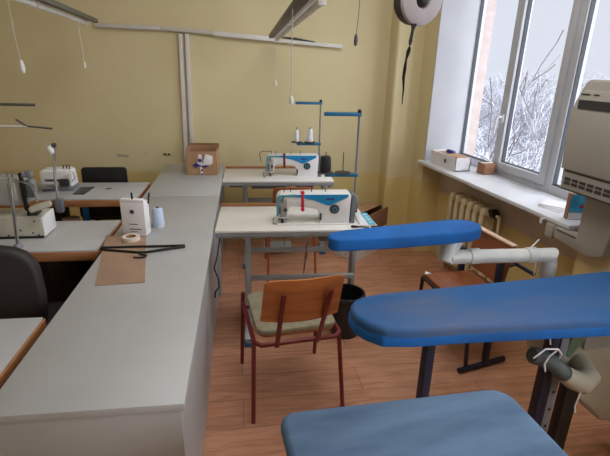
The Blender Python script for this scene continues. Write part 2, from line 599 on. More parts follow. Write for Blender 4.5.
# outer reveal of the window, pinkish plaster
b = MB()
b.box((2.348, 3.583, 1.7), (0.108, 0.012, 1.9))
b.box((2.42, (W0 + W1) / 2, 0.815), (0.26, W1 - W0, 0.03))
struct(b, 'trim_3', 'brick', smooth=0)
# second window, assumed and added for more light, unseen behind the camera
win = MB()
for y0, y1, z0, z1 in ((-2.0, 0.5, 0.9, 0.97), (-2.0, 0.5, 2.53, 2.6), (-2.0, -1.93, 0.9, 2.6), (0.43, 0.5, 0.9, 2.6), (-0.8, -0.7, 0.9, 2.6)):
    wbar(y0, y1, z0, z1)
winr = struct(win, 'window_2_added', 'pvc')
MB().box((2.255, -0.75, 1.75), (0.006, 2.4, 1.6)).done('glass_pane', 'glass', winr)
# ------------------------------------------------------------------ outside
tag(MB().box((36, 18, -6.2), (64, 80, 0.4)).done('snowy_ground', 'snow', smooth=0), 'snow covered ground beyond the window', 'ground')['kind'] = 'structure'

def tree_mesh(name, seed, height, spread=0.5, levels=5, r0=0.07, twig=0.010, kids=(3, 4)):
    rnd = random.Random(seed)
    V, F = [], []
    def seg(a, c, ra, rc):
        d = (c - a)
        if d.length < 1e-4:
            return
        d.normalize()
        u = d.cross(Vector((0.3, 0.2, 1))).normalized()
        v = d.cross(u)
        k = len(V)
        for p, q in ((a, ra), (c, rc)):
            for j in range(4):
                an = j * PI / 2
                V.append(p + (u * math.cos(an) + v * math.sin(an)) * q)
        for j in range(4):
            F.append((k + j, k + (j + 1) % 4, k + 4 + (j + 1) % 4, k + 4 + j))
    def grow(p, d, L, r, lev):
        n = 4 if lev < 2 else 3
        q = p
        for i in range(n):
            d = (d + Vector((rnd.gauss(0, .16), rnd.gauss(0, .16), rnd.gauss(0.04, .12)))).normalized()
            q2 = q + d * (L / n)
            r2 = max(twig, r * (1 - 0.12 * (i + 1)))
            seg(q, q2, r, r2)
            r = r2
            q = q2
            if lev < levels and (i > 0 or lev > 0):
                for _ in range(1 if rnd.random() < 0.75 else 2):
                    ax = Vector((rnd.gauss(0, 1), rnd.gauss(0, 1), rnd.gauss(0, .5))).normalized()
                    nd = (d + ax * (spread + rnd.random() * 0.5)).normalized()
                    grow(q, nd, L * rnd.uniform(0.45, 0.68), max(twig, r * 0.55), lev + 1)
    grow(Vector((0, 0, 0)), Vector((0, 0, 1)), height * 0.6, r0, 0)
    me = bpy.data.meshes.new(name)
    me.from_pydata([tuple(v) for v in V], [], F)
    me.materials.append(M['snowbark'])
    return me

def fit(me, H):
    top = max(v.co.z for v in me.vertices)
    k = H / top
    for v in me.vertices:
        v.co.z *= k
    return me

def tree_obj(name, me, loc, rz, scl, label, cat='tree', group=None):
    o = bpy.data.objects.new(name, me)
    COL.objects.link(o)
    o.location = loc
    o.rotation_euler = (0, 0, rz)
    o.scale = (scl, scl, scl)
    return tag(o, label, cat, group)

tm = [fit(tree_mesh('snowy_tree', 11 + i, 7.4, 0.75, 5, 0.05, 0.0075), 7.7) for i in range(3)]
tree_obj('snowy_tree', fit(tree_mesh('snowy_tree', 5, 9.0, 0.36, 5, 0.05, 0.0075), 9.3), (7.36, 9.2, -6), 0.6, 1.0,
         'tall bare tree with snowy branches rising above the others outside the window')
for i, (x, y, s_) in enumerate(((8.6, 14.6, 0.95), (11.0, 10.6, 0.92), (13.2, 15.5, 1.0))):
    tree_obj('snowy_tree', tm[i % 3], (x, y, -6), i * 1.7, s_, 'lower snow covered tree in the tangle outside the window', group='snowy trees outside the window')
# the tangle of snowy thicket further off: one mass
rnd = random.Random(3)
V, F = [], []
for i in range(75):
    a = R(rnd.uniform(28, 66))                       # bearing from the room, from +y towards +x
    dist = rnd.uniform(25, 40)
    me = tm[i % 3]
    ox, oy = dist * math.sin(a), dist * math.cos(a)
    sc_ = rnd.uniform(0.80, 1.0)
    rz = rnd.uniform(0, 6)
    k = len(V)
    ca, sa = math.cos(rz) * sc_, math.sin(rz) * sc_
    for v in me.vertices:
        V.append((ox + v.co.x * ca - v.co.y * sa, oy + v.co.x * sa + v.co.y * ca, -6 + v.co.z * sc_))
    for p in me.polygons:
        F.append(tuple(k + q for q in p.vertices))
me = bpy.data.meshes.new('snowy_thicket')
me.from_pydata(V, [], F)
me.materials.append(M['snowbark'])
o = bpy.data.objects.new('snowy_thicket', me)
COL.objects.link(o)
tag(o, 'dense tangle of snow covered trees far beyond the window', 'trees')['kind'] = 'stuff'

# ------------------------------------------------------------------ long white cutting table
YAW = -0.103
def cutting_table(L, wd, loc, label, near_panel):
    t = thing('cutting_table', label, 'table', loc, YAW, 'white cutting tables in a row')
    MB().box((-wd / 2, L / 2, T - 0.0125), (wd, L - 0.002, 0.025), 0.003).done('tabletop', 'laminate', t)
    b_ = MB().box((-wd / 2, 0.02, 0.36), (wd - 0.02, 0.018, 0.725), 0.002)
    b_.done('end_panel', 'laminate_side', t)
    MB().box((-wd / 2, L - 0.03, 0.36), (wd - 0.02, 0.018, 0.725), 0.002).done('end_panel', 'laminate_side', t)
    h_ = (L - 0.06) / 2
    for i in range(2):
        y0 = 0.03 + i * h_
        MB().box((-0.045 + (0.0 if i else 0.004), y0 + h_ / 2, 0.36), (0.018, h_ - 0.006, 0.725), 0.002).done('side_panel', 'laminate_side', t)
    MB().box((-wd / 2, L / 2, 0.12), (wd - 0.12, L - 0.1, 0.018)).done('lower_shelf', 'laminate_side', t)
    return t
u = Vector((math.cos(YAW), math.sin(YAW), 0))
v = Vector((-math.sin(YAW), math.cos(YAW), 0))
oA = Vector((-0.066, 1.02, 0))
cutting_table(2.03, 0.50, oA, 'long white laminate cutting table nearest the camera with paper and hanger on it', True)
cutting_table(1.02, 0.50, oA + v * 2.033, 'shorter white cutting table by the back wall carrying the open cardboard box', False)

# things lying on the cutting table
b = MB()
b.prism([(-0.468, 2.357), (-0.27, 2.323), (-0.228, 1.77), (-0.418, 1.778)], T + 0.001, T + 0.003, 'xy')
tag(b.done('kraft_paper', 'kraft', smooth=0), 'brown kraft paper sheet lying under the clothes hanger', 'paper')
# white paper shopping box with mark
t = thing('paper_box', 'white paper box with dark round mark standing on the cutting table', 'box', (-0.382, 2.345, T + 0.0035), -0.30)
MB().prism([(0, 0), (0.122, 0), (0.122, 0.06), (0, 0.06)], 0, 0.178, 'xy', 0.002).done('carton', 'paper', t)
MB().prism([(0.0, 0.0), (0.122, 0.0), (0.116, 0.03), (0.006, 0.03)], 0.177, 0.192, 'xy', 0.001).done('folded_top', 'paper', t)
MB().lathe([(0.0, 0.0), (0.0115, 0.0), (0.0115, 0.001), (0, 0.001)], (0.058, -0.0002, 0.128), 16, Matrix.Rotation(PI / 2, 4, 'X')).done('round_mark', 'darkgrey', t)
b = MB()
b.box((0.06, -0.0005, 0.062), (0.045, 0.001, 0.004)).box((0.068, -0.0005, 0.036), (0.062, 0.001, 0.005)).box((0.06, -0.0005, 0.022), (0.035, 0.001, 0.003))
b.done('printed_lines', 'darkgrey', t)
b = MB()
b.bar((0.062, 0.01, 0.19), (0.060, 0.012, 0.225), 0.008, 0.005).done('black_clip', 'black', t)
MB().bar((0.125, 0.05, 0.16), (0.132, 0.055, 0.215), 0.007, 0.006).done('black_clip', 'black', t)
# thread cone beside it
def cone(name, loc, h_, r0, r1, m_, label, group=None):
    t_ = thing(name, label, 'thread', loc, 0, group)
    MB().lathe([(0, 0.006), (r0 * 0.9, 0.004), (r0, 0.012), (r1, h_ - 0.012), (r1 * 0.8, h_ - 0.004), (0, h_ - 0.004)], n=20).done('thread_winding', m_, t_)
    MB().lathe([(0, 0), (r0 * 0.92, 0), (r0 * 0.92, 0.005), (0, 0.005)], n=20).done('cone_base', 'lamp_white' if m_ != 'thread_black' else 'black', t_)
    MB().lathe([(0.010, h_ - 0.010), (0.0085, h_), (0.005, h_), (0.004, h_ - 0.012)], n=12).done('cone_tip', 'darkgrey', t_)
    return t_
cone('thread_cone', (-0.216, 2.47, T), 0.108, 0.033, 0.026, 'thread_blue', 'pale blue white thread cone standing beside the white paper box', 'thread cones')
# clear tape roll
t = thing('tape_roll', 'roll of clear tape lying in front of the white paper box', 'tape', (-0.335, 2.268, T + 0.004))
MB().lathe([(0.026, 0), (0.042, 0), (0.042, 0.02), (0.026, 0.02), (0.026, 0)], n=28).done('tape', 'tape', t)
MB().lathe([(0.023, 0), (0.026, 0), (0.026, 0.02), (0.023, 0.02), (0.023, 0)], n=28).done('core', 'cardboard', t)
# hanger
t = thing('clothes_hanger', 'black plastic clothes hanger lying across the kraft paper', 'hanger', (-0.268, 2.145, T + 0.008), -0.02)
MB().tube([(-0.19, 0.012, 0), (-0.188, 0.024, 0), (-0.17, 0.026, 0), (0.175, -0.003, 0), (0.19, -0.006, 0), (0.19, -0.018, 0), (0.17, -0.022, 0), (0.02, -0.062, 0), (-0.02, -0.058, 0), (-0.17, -0.004, 0), (-0.19, 0.012, 0)], 0.006, 8).done('frame', 'black', t)
MB().tube([(0.0, -0.06, 0), (-0.004, -0.085, 0), (0.012, -0.092, 0), (0.026, -0.10, 0), (0.022, -0.118, 0), (-0.002, -0.124, 0), (-0.03, -0.116, 0)], 0.0035, 8).done('hook', 'black', t)
# open cardboard box at the far end
t = thing('cardboard_box', 'open brown cardboard box standing on the far cutting table', 'box', (-0.072, 3.68, T), YAW - 0.06)
bw, bd, bh = 0.235, 0.20, 0.205
b = MB()
b.box((bw / 2, 0.002, bh * 0.46), (bw, 0.004, bh * 0.92)).box((bw / 2, bd, bh / 2), (bw, 0.004, bh))
b.box((0.002, bd / 2, bh / 2), (0.004, bd, bh)).box((bw - 0.002, bd / 2, bh / 2), (0.004, bd, bh)).box((bw / 2, bd / 2, 0.003), (bw, bd, 0.006))
b.done('carton', 'cardboard', t, smooth=0)
MB().bar((bw + 0.002, 0.0, bh - 0.005), (bw + 0.002, bd, bh - 0.005), 0.004, 0.02).bar((0, bd + 0.003, bh + 0.006), (bw, bd + 0.003, bh + 0.006), 0.004, 0.02).done('flap', 'cardboard_dk', t, smooth=0)
b = MB()
b.prism([(0.080, 0.06), (0.098, 0.165), (0.122, 0.165), (0.118, 0.10), (0.15, 0.075), (0.118, 0.07), (0.128, 0.0), (0.108, 0.0), (0.104, 0.068), (0.07, 0.085)], -0.006, -0.001, 'xz')
b.done('printed_cross_label', 'paper', t, smooth=0)
b = MB()
b.prism([(0.048, 0.080), (0.074, 0.098), (0.112, 0.078), (0.15, 0.078), (0.168, 0.068), (0.14, 0.060), (0.110, 0.072), (0.07, 0.062)], -0.009, -0.0055, 'xz')
b.lathe([(0, 0), (0.015, 0), (0.015, 0.002), (0, 0.002)], (0.105, -0.0055, 0.118), 14, Matrix.Rotation(PI / 2, 4, 'X'))
b.lathe([(0, 0), (0.009, 0), (0.009, 0.002), (0, 0.002)], (0.118, -0.0055, 0.04), 12, Matrix.Rotation(PI / 2, 4, 'X'))
b.box((0.118, -0.007, 0.008), (0.014, 0.002, 0.014))
b.done('blue_mark', 'violet', t, smooth=0)
MB().prism([(0.125, 0.088), (0.15, 0.170), (0.205, 0.152), (0.205, 0.098), (0.185, 0.078)], -0.012, -0.002, 'xz', 0.004).done('white_patch', 'paper', t)

# ------------------------------------------------------------------ sewing tables, right of the cutting table
def sewing_table(loc, rz, label):
    t_ = thing('sewing_table', label, 'table', loc, rz, 'industrial sewing tables')
    W_, D_ = 0.86, 0.46
    MB().box((W_ / 2, D_ / 2, T - 0.006), (W_, D_, 0.012), 0.002).done('tabletop', 'table_white', t_)
    MB().box((W_ / 2, D_ / 2, T - 0.026), (W_ - 0.004, D_ - 0.004, 0.028), 0.004).done('table_edge', 'alu', t_)
    MB().box((W_ / 2, D_ - 0.006, T + 0.006), (W_, 0.014, 0.024), 0.002).done('back_rail', 'wood_edge', t_)
    for x, yc, f0, f1 in ((0.165, 0.24, 0.02, 0.43), (W_ - 0.018, 0.40, 0.30, 0.458)):
        lg = MB().box((x, yc, 0.39), (0.036, 0.05, 0.66), 0.004)
        lg.box((x, yc - 0.04, 0.42), (0.026, 0.035, 0.50), 0.003)
        lg.box((x, 0.23, 0.698), (0.034, 0.38, 0.026), 0.003)
        lo = lg.done('leg', 'grey_steel', t_)
        MB().box((x, (f0 + f1) / 2, 0.045), (0.04, f1 - f0, 0.035), 0.004).done('foot_bar', 'grey_steel', lo)
        for y in (f0 + 0.025, f1 - 0.025):
            MB().box((x, y, 0.03), (0.046, 0.05, 0.06), 0.006).done('foot_cap', 'blue_cap', lo)
    MB().box((W_ / 2 + 0.075, 0.30, 0.515), (W_ - 0.20, 0.02, 0.03), 0.003).done('crossbar', 'grey_steel', t_)
    MB().box((W_ / 2 + 0.075, 0.30, 0.325), (W_ - 0.20, 0.03, 0.03), 0.003).done('crossbar', 'grey_steel', t_)
    MB().box((0.44, 0.35, 0.075), (0.24, 0.14, 0.012), 0.004, (R(10), 0, 0)).done('treadle', 'grey_steel', t_)
    MB().tube([(0.50, 0.35, 0.075), (0.535, 0.27, 0.70)], 0.006, 8).done('treadle_rod', 'chrome', t_)
    MB().box((0.10, 0.13, 0.70), (0.11, 0.12, 0.035), 0.005).done('drawer', 'dial', t_)
    MB().box((0.36, 0.25, 0.68), (0.30, 0.20, 0.07), 0.02).done('oil_pan', 'mach_grey', t_)
    MB().box((0.66, 0.28, 0.655), (0.14, 0.14, 0.12), 0.02).done('motor', 'mach_grey', t_)
    return t_
ST1, SY1 = (0.078, 2.335, 0), -0.135
ST2, SY2 = (0.187, 3.432, 0), -0.125
sewing_table(ST1, SY1, 'white topped sewing table in front with the nearer blue and white machine')
sewing_table(ST2, SY2, 'white topped sewing table at the back wall with the farther blue and white machine')

def sewing_machine(loc, rz, label, red_m):
    t_ = thing('sewing_machine', label, 'sewing machine', loc, rz, 'blue and white sewing machines')
    t_.scale = (1.035, 1, 1)
    prof = [(0.0, 0.055), (0.0, 0.148), (0.012, 0.166), (0.030, 0.172), (0.395, 0.176), (0.402, 0.165), (0.396, 0.0), (0.236, 0.0), (0.234, 0.066), (0.222, 0.084), (0.195, 0.094), (0.082, 0.104), (0.064, 0.096), (0.058, 0.046), (0.050, 0.034), (0.012, 0.034)]
    MB().prism(prof, -0.055, 0.055, 'xz', 0.007).done('body', 'mach_white', t_)
    MB().box((0.20, 0.02, 0.003), (0.40, 0.178, 0.006), 0.002).done('bed', 'mach_white', t_)
    MB().prism([(0.060, 0.1725), (0.386, 0.1735), (0.380, 0.156), (0.288, 0.112), (0.272, 0.111), (0.200, 0.140), (0.130, 0.157), (0.060, 0.163)], -0.0585, -0.054, 'xz').done('blue_panel', 'mach_blue', t_)
    MB().prism([(-0.002, 0.05), (-0.002, 0.150), (0.012, 0.170), (0.10, 0.174), (0.10, 0.164), (0.024, 0.160), (0.012, 0.146), (0.010, 0.05)], -0.060, -0.050, 'xz').done('teal_trim', 'mach_teal', t_)
    MB().prism([(0.402, 0.0), (0.408, 0.172), (0.428, 0.168), (0.434, 0.15), (0.428, 0.0)], -0.05, 0.05, 'xz', 0.006).done('end_cover', 'mach_grey', t_)
    MB().lathe([(0, 0), (0.042, 0), (0.046, 0.005), (0.046, 0.014), (0.040, 0.019), (0.02, 0.022), (0, 0.022)], (0.43, 0.02, 0.105), 28, Matrix.Rotation(PI / 2, 4, 'Y')).done('handwheel', 'mach_grey', t_)
    dl = MB().lathe([(0, 0), (0.026, 0), (0.027, 0.006), (0.023, 0.014), (0, 0.014)], (0.312, -0.054, 0.090), 24, Matrix.Rotation(PI / 2, 4, 'X')).done('stitch_dial', 'dial', t_)
    MB().lathe([(0.010, 0), (0.014, 0.0), (0.014, 0.001), (0.010, 0.001)], (0.312, -0.068, 0.090), 20, Matrix.Rotation(PI / 2, 4, 'X')).done('dial_ring', 'mach_teal', dl)
    MB().box((0.238, -0.056, 0.045), (0.010, 0.006, 0.042), 0.003).done('reverse_lever', 'black', t_)
    MB().box((0.285, -0.0592, 0.148), (0.045, 0.001, 0.010)).done('brand_mark', 'violet', t_)
    MB().box((0.034, -0.057, 0.095), (0.040, 0.004, 0.105), 0.002).done('face_plate', 'old_grey', t_)
    MB().lathe([(0, 0), (0.010, 0), (0.010, 0.006), (0.004, 0.008), (0.004, 0.018), (0, 0.018)], (0.046, -0.057, 0.088), 14, Matrix.Rotation(PI / 2, 4, 'X')).done('thread_tension', 'dark_steel', t_)
    MB().box((0.016, -0.06, 0.085), (0.006, 0.006, 0.04)).done('thread_slot', 'dark_steel', t_)
    MB().tube([(0.028, -0.06, 0.13), (0.03, -0.068, 0.15), (0.036, -0.06, 0.165)], 0.003, 6).done('take_up_lever', 'dark_steel', t_)
    MB().tube([(0.033, -0.028, 0.04), (0.033, -0.028, 0.004)], 0.004, 8).done('needle_bar', 'dark_steel', t_)
    MB().tube([(0.026, -0.02, 0.04), (0.026, -0.02, 0.012)], 0.003, 8).box((0.032, -0.032, 0.008), (0.014, 0.03, 0.006), 0.002).box((0.033, -0.03, 0.024), (0.050, 0.006, 0.004)).done('presser_foot', 'dark_steel', t_)
    MB().tube([(-0.020, -0.05, 0.001), (-0.020, -0.05, 0.034), (-0.014, -0.045, 0.036)], 0.002, 6).tube([(-0.02, -0.05, 0.003), (0.03, -0.055, 0.003)], 0.002, 6).done('edge_guide', 'dark_steel', t_)
    MB().prism([(0.130, 0.10), (0.130, 0.176), (0.143, 0.176), (0.146, 0.10)], -0.064, -0.056, 'xz', 0.002).box((0.138, -0.03, 0.180), (0.020, 0.04, 0.010), 0.003).lathe([(0, 0), (0.010, 0), (0.010, 0.01), (0, 0.01)], (0.138, -0.058, 0.09), 12, Matrix.Rotation(PI / 2, 4, 'X')).done('tension_cover', red_m, t_)
    for x, h_ in ((0.04, 0.03), (0.075, 0.022), (0.19, 0.02), (0.265, 0.026)):
        MB().tube([(x, 0.0, 0.172), (x, 0.0, 0.172 + h_)], 0.0025, 6).lathe([(0, 0), (0.005, 0.002), (0, 0.005)], (x, 0, 0.172 + h_), 8).done('thread_pin', 'dark_steel', t_)
    return t_
sewing_machine((0.430, 2.44, T + 0.0005), SY1, 'nearer white sewing machine with blue stripe and bright red tension cover', 'red')
m2 = sewing_machine((0.543, 3.57, T + 0.0005), SY2, 'farther white sewing machine with blue stripe on the back wall table', 'red_paint')
MB().tube([(0.04, 0, 0.195), (-0.03, -0.01, 0.198), (-0.048, -0.02, 0.185), (-0.04, -0.03, 0.12)], 0.003, 6).done('thread_guide_arm', 'dark_steel', m2)

def thread_stand(loc, rz, label, arm_len, H, shelf_h, discs):
    t_ = thing('thread_stand', label, 'thread stand', loc, rz, 'blue thread stands')
    MB().tube([(0, 0, 0.004), (0, 0, H)], 0.0065, 8).done('pole', 'mach_grey', t_)
    MB().bar((0.012, 0, H - 0.014), (-arm_len, 0, H - 0.014), 0.022, 0.022, 0.004).done('thread_arm', 'stand_blue', t_)
    MB().lathe([(0, 0), (0.012, 0), (0.012, 0.014), (0.006, 0.018), (0, 0.018)], (0, 0, H - 0.004), 12).done('top_cap', 'black', t_)
    MB().bar((0.012, 0, shelf_h), (-arm_len * 0.92, 0, shelf_h), 0.024, 0.022, 0.004).done('spool_bar', 'stand_blue', t_)
    MB().box((0, 0, 0.0085), (0.04, 0.04, 0.016), 0.003).done('clamp', 'dark_steel', t_)
    for x in discs:
        MB().lathe([(0, 0), (0.046, 0.001), (0.048, 0.005), (0.03, 0.008), (0, 0.008)], (x, 0, shelf_h + 0.011), 24).tube([(x, 0, shelf_h + 0.012), (x, 0, shelf_h + 0.135)], 0.003, 6).done('spool_plate', 'reel_dark', t_)
    return t_
s1 = (0.930, 2.545, T + 0.001)
thread_stand(s1, SY1, 'taller blue thread stand of the nearer sewing table with black cone', 0.205, 0.60, 0.232, (-0.185, -0.080))
s2_ = (1.003, 3.66, T + 0.001)
thread_stand(s2_, SY2, 'blue thread stand of the back wall sewing table with two white cones', 0.205, 0.572, 0.232, (-0.19, -0.080))
def on_stand(s, rz, dx, dz):
    return (s[0] + dx * math.cos(rz), s[1] + dx * math.sin(rz), s[2] + dz)
cone('thread_cone', on_stand(s1, SY1, -0.185, 0.253), 0.095, 0.034, 0.030, 'thread_black', 'black thread cone on the nearer blue thread stand', 'thread cones')
cone('thread_cone', on_stand(s2_, SY2, -0.19, 0.253), 0.100, 0.020, 0.014, 'thread_white', 'slim white thread cone, left one on the farther thread stand', 'thread cones')
cone('thread_cone', on_stand(s2_, SY2, -0.080, 0.253), 0.108, 0.027, 0.018, 'thread_white', 'fuller white thread cone, right one on the farther thread stand', 'thread cones')

# black lead hanging by the side panel
b = MB().tube([(0.10, 2.42, 0.700), (0.105, 2.40, 0.68), (0.088, 2.37, 0.60), (0.066, 2.36, 0.52), (0.085, 2.34, 0.47), (0.088, 2.33, 0.42), (0.066, 2.30, 0.41), (0.062, 2.30, 0.37)], 0.004, 6)
t = tag(b.done('power_lead', 'black'), 'thin black lead hanging beside the white cutting table panel', 'cable')

# ------------------------------------------------------------------ school chairs
def school_chair(loc, rz, label, wood, paint):
    t_ = thing('school_chair', label, 'chair', loc, rz, 'wooden chairs at the sewing tables')
    hw = 0.205
    # seat pad, 4 legs, seat frame, two uprights, curved plywood back
    MB().prism(rrect(-0.19, -0.19, 0.19, 0.20, 0.05), 0.435, 0.462, 'xy', 0.010).done('seat', 'seat_pad', t_)
    MB().prism(rrect(-0.185, -0.185, 0.185, 0.195, 0.05), 0.424, 0.436, 'xy', 0.002).done('seat_board', wood, t_)
    fr = [(-hw, 0.20, 0.415), (-hw, -0.17, 0.400), (-hw + 0.03, -0.205, 0.400), (hw - 0.03, -0.205, 0.400), (hw, -0.17, 0.400), (hw, 0.20, 0.415)]
    MB().tube(fr, 0.0105, 10).tube([(-hw, 0.13, 0.413), (hw, 0.13, 0.413)], 0.009, 8).done('seat_frame', paint, t_)
    for sx_ in (-1, 1):
        MB().tube([(sx_ * hw, -0.165, 0.405), (sx_ * (hw + 0.018), -0.235, 0.0)], 0.0105, 10).done('leg', paint, t_)
        MB().tube([(sx_ * hw, 0.185, 0.47), (sx_ * (hw + 0.008), 0.235, 0.0)], 0.0105, 10).done('leg', paint, t_)
        MB().bar((sx_ * 0.095 - 0.012, -0.212, 0.385), (sx_ * 0.100 - 0.012, -0.371, 0.735), 0.022, 0.008, 0.003).done('back_upright', paint, t_)
    # curved back: wider at the top
    bm_ = MB()
    b2 = bmesh.new()
    nx, nz = 14, 6
    grid = {}
    for side in (0, 1):
        for i in range(nx + 1):
            for j in range(nz + 1):
                s_ = i / nx * 2 - 1
                q = j / nz
                half = 0.174 - 0.006 * q
                z = 0.555 + 0.240 * q - (0.022 * (s_ * s_) if j == 0 else 0) * -0.3 - (0.016 * abs(s_) ** 6 if j == nz else 0)
                y = -0.262 - 0.085 * q - 0.030 * (1 - s_ * s_) + (0.010 if side else 0.0)
                grid[(side, i, j)] = b2.verts.new((s_ * half - 0.016, y, z))
    for side in (0, 1):
        for i in range(nx):
            for j in range(nz):
                b2.faces.new((grid[(side, i, j)], grid[(side, i + 1, j)], grid[(side, i + 1, j + 1)], grid[(side, i, j + 1)]))
    for i in range(nx):
        for j in (0, nz):
            b2.faces.new((grid[(0, i, j)], grid[(0, i + 1, j)], grid[(1, i + 1, j)], grid[(1, i, j)]))
    for j in range(nz):
        for i in (0, nx):
            b2.faces.new((grid[(0, i, j)], grid[(0, i, j + 1)], grid[(1, i, j + 1)], grid[(1, i, j)]))
    bm_._merge(b2)
    bm_.done('backrest', wood, t_, smooth=50)
    return t_
school_chair((0.412, 1.965, 0), 0.03, 'wooden backed chair with dark red legs pulled up before the nearer sewing table', 'ply', 'red_paint')
sch = school_chair((0.70, 3.37, 0), -0.10, 'wooden backed chair with orange brown legs between the two sewing tables', 'ply', 'orange_paint')
sch.scale = (0.84, 1.0, 1.0)

# waste bin
t = thing('waste_bin', 'black plastic waste bin behind the dark red legged chair', 'bin', (0.86, 2.385, 0))
MB().lathe([(0, 0.004), (0.085, 0.0), (0.088, 0.006), (0.108, 0.275), (0.105, 0.275), (0.085, 0.012), (0, 0.012)], n=32).done('bucket', 'bin', t)
MB().lathe([(0.105, 0.262), (0.116, 0.262), (0.118, 0.274), (0.114, 0.286), (0.104, 0.286), (0.105, 0.262)], n=32).done('rim', 'bin', t)

# cartons on the floor by the column
def pr_carton():
    t_ = thing('printed_carton', 'white printed carton on the floor behind the sewing table', 'box', (1.309, 3.416, 0), 0)
    C = Vector((0, 0))
    A = Vector((-0.25, 0.35)).normalized() * 0.25
    B = Vector((0.42, 0.33)).normalized() * 0.515
    MB().prism([tuple(C), tuple(B), tuple(A + B), tuple(A)], 0, 0.21, 'xy', 0.003).done('carton', 'print', t_, smooth=0)
    t2_ = thing('cardboard_box', 'open brown cardboard carton lying on the white printed carton', 'box', (1.309, 3.416, 0.212), 0)
    c0 = C + (A + B) * 0.06
    b_ = MB()
    a_, bb = A * 0.85, B * 0.93
    for p, q in ((c0, c0 + bb), (c0, c0 + a_), (c0 + bb, c0 + a_ + bb), (c0 + a_, c0 + a_ + bb)):
        b_.bar((p.x, p.y, 0.085), (q.x, q.y, 0.085), 0.005, 0.17)
    b_.prism([tuple(c0), tuple(c0 + bb), tuple(c0 + a_ + bb), tuple(c0 + a_)], 0.0, 0.005, 'xy')
    b_.done('carton', 'cardboard_dk', t2_, smooth=0)
    p, q = c0 + bb * 0.02, c0 + bb * 0.98
    k = (c0 + a_ * 0.55)
    MB().prism([tuple(c0 + a_ * 0.35), tuple(c0 + a_ * 0.35 + bb), tuple(c0 + a_ + bb), tuple(c0 + a_)], 0.171, 0.175, 'xy').done('flap', 'cardboard', t2_, smooth=0)
pr_carton()
# turquoise and white printed sheet hanging off the right edge of the sewing table
t = thing('printed_packet', 'turquoise and white printed packet on the right end of the nearer sewing table', 'packet', (0.915, 2.36, T + 0.001), SY1)
MB().prism([(-0.025, -0.08), (0.072, -0.08), (0.062, 0.14), (-0.015, 0.14)], 0.0, 0.006, 'xy', 0.002).done('packet_body', 'paper', t)
MB().prism([(0.026, -0.076), (0.068, -0.076), (0.058, 0.136), (0.020, 0.136)], 0.006, 0.008, 'xy').done('turquoise_band', 'turq', t)
b = MB()
for i in range(4):
    b.lathe([(0, 0), (0.009, 0), (0.009, 0.001), (0, 0.001)], (0.045 - 0.002 * i, -0.04 + 0.045 * i, 0.0082), 12)
b.done('white_dot', 'paper', t)
t = thing('scissors', 'small dark scissors lying on the corner of the nearer sewing table', 'scissors', (0.868, 2.262, T), -0.3)
MB().bar((0, 0, 0.004), (0.055, 0.006, 0.004), 0.008, 0.003).bar((0, 0.004, 0.006), (0.055, -0.003, 0.006), 0.008, 0.003).done('blade', 'dark_steel', t)
b = MB()
for s_ in (-1, 1):
    b.tube([(-0.002, s_ * 0.003, 0.005), (-0.02, s_ * 0.012, 0.005), (-0.04, s_ * 0.014, 0.005), (-0.044, s_ * 0.006, 0.005), (-0.03, s_ * 0.002, 0.005), (-0.01, s_ * 0.002, 0.005)], 0.003, 6)
b.done('handle', 'black', t)

# ------------------------------------------------------------------ left hand tables
def left_table(loc, rz, label, depth, length, back_ref):
    t_ = thing('work_table', label, 'table', loc, rz, 'wood edged work tables on the left')
    y0, y1 = (0, depth) if not back_ref else (-depth, 0)
    MB().box((-length / 2, (y0 + y1) / 2, T - 0.004), (length - 0.012, depth - 0.012, 0.008), 0.001).done('tabletop', 'laminate', t_)
    MB().box((-length / 2, (y0 + y1) / 2, T - 0.030), (length, depth, 0.045), 0.003).done('wood_edge', 'wood_edge', t_)
    for x in (-0.09, -length + 0.09):
        lg = MB().box((x, (y0 + y1) / 2, 0.36), (0.04, 0.05, 0.66), 0.004).done('leg', 'navy', t_)
        MB().box((x, (y0 + y1) / 2, 0.03), (0.045, depth * 0.92, 0.04), 0.006).done('foot_bar', 'navy', lg)
    MB().box((-length / 2, (y0 + y1) / 2 + 0.03, 0.20), (length - 0.18, 0.03, 0.03), 0.003).done('crossbar', 'navy', t_)
    return t_
tm1 = left_table((-0.475, 2.163, 0), -0.115, 'wood edged white table on the left carrying the long beige machine', 0.45, 1.15, False)
tf1 = left_table((-0.388, 3.035, 0), -0.115, 'wood edged white table at the back left carrying the small overlock machine', 0.45, 1.15, False)
tn1 = left_table((-0.542, 1.567, 0), -0.103, 'wood edged white table nearest the camera on the far left', 0.52, 1.0, True)
MB().box((-0.40, 0.25, 0.50), (0.62, 0.03, 0.40), 0.004).done('shade_panel', 'black', tm1)  # black sheet standing in for the dark shade under the table
MB().box((-0.22, 0.20, 0.60), (0.16, 0.16, 0.16), 0.03).done('motor', 'black', tm1)
MB().box((-0.18, 0.23, 0.645), (0.46, 0.24, 0.12), 0.02).done('motor', 'black', tf1)
MB().box((-0.36, 0.10, 0.60), (0.035, 0.035, 0.22), 0.004).box((-0.46, 0.10, 0.695), (0.2, 0.035, 0.03), 0.004).done('blue_bracket', 'blue_cap', tf1)
MB().box((-0.56, 0.16, 0.62), (0.10, 0.16, 0.15), 0.02).done('clutch_motor', 'black', tf1)
# fawn bag under the far table
t = thing('cloth_bag', 'fawn bag standing under the back left table', 'bag', (-0.83, 3.16, 0))
MB().lathe([(0, 0), (0.07, 0.0), (0.085, 0.05), (0.08, 0.3), (0.07, 0.50), (0.055, 0.60), (0, 0.60)], n=14).done('sack', 'kraft', t)

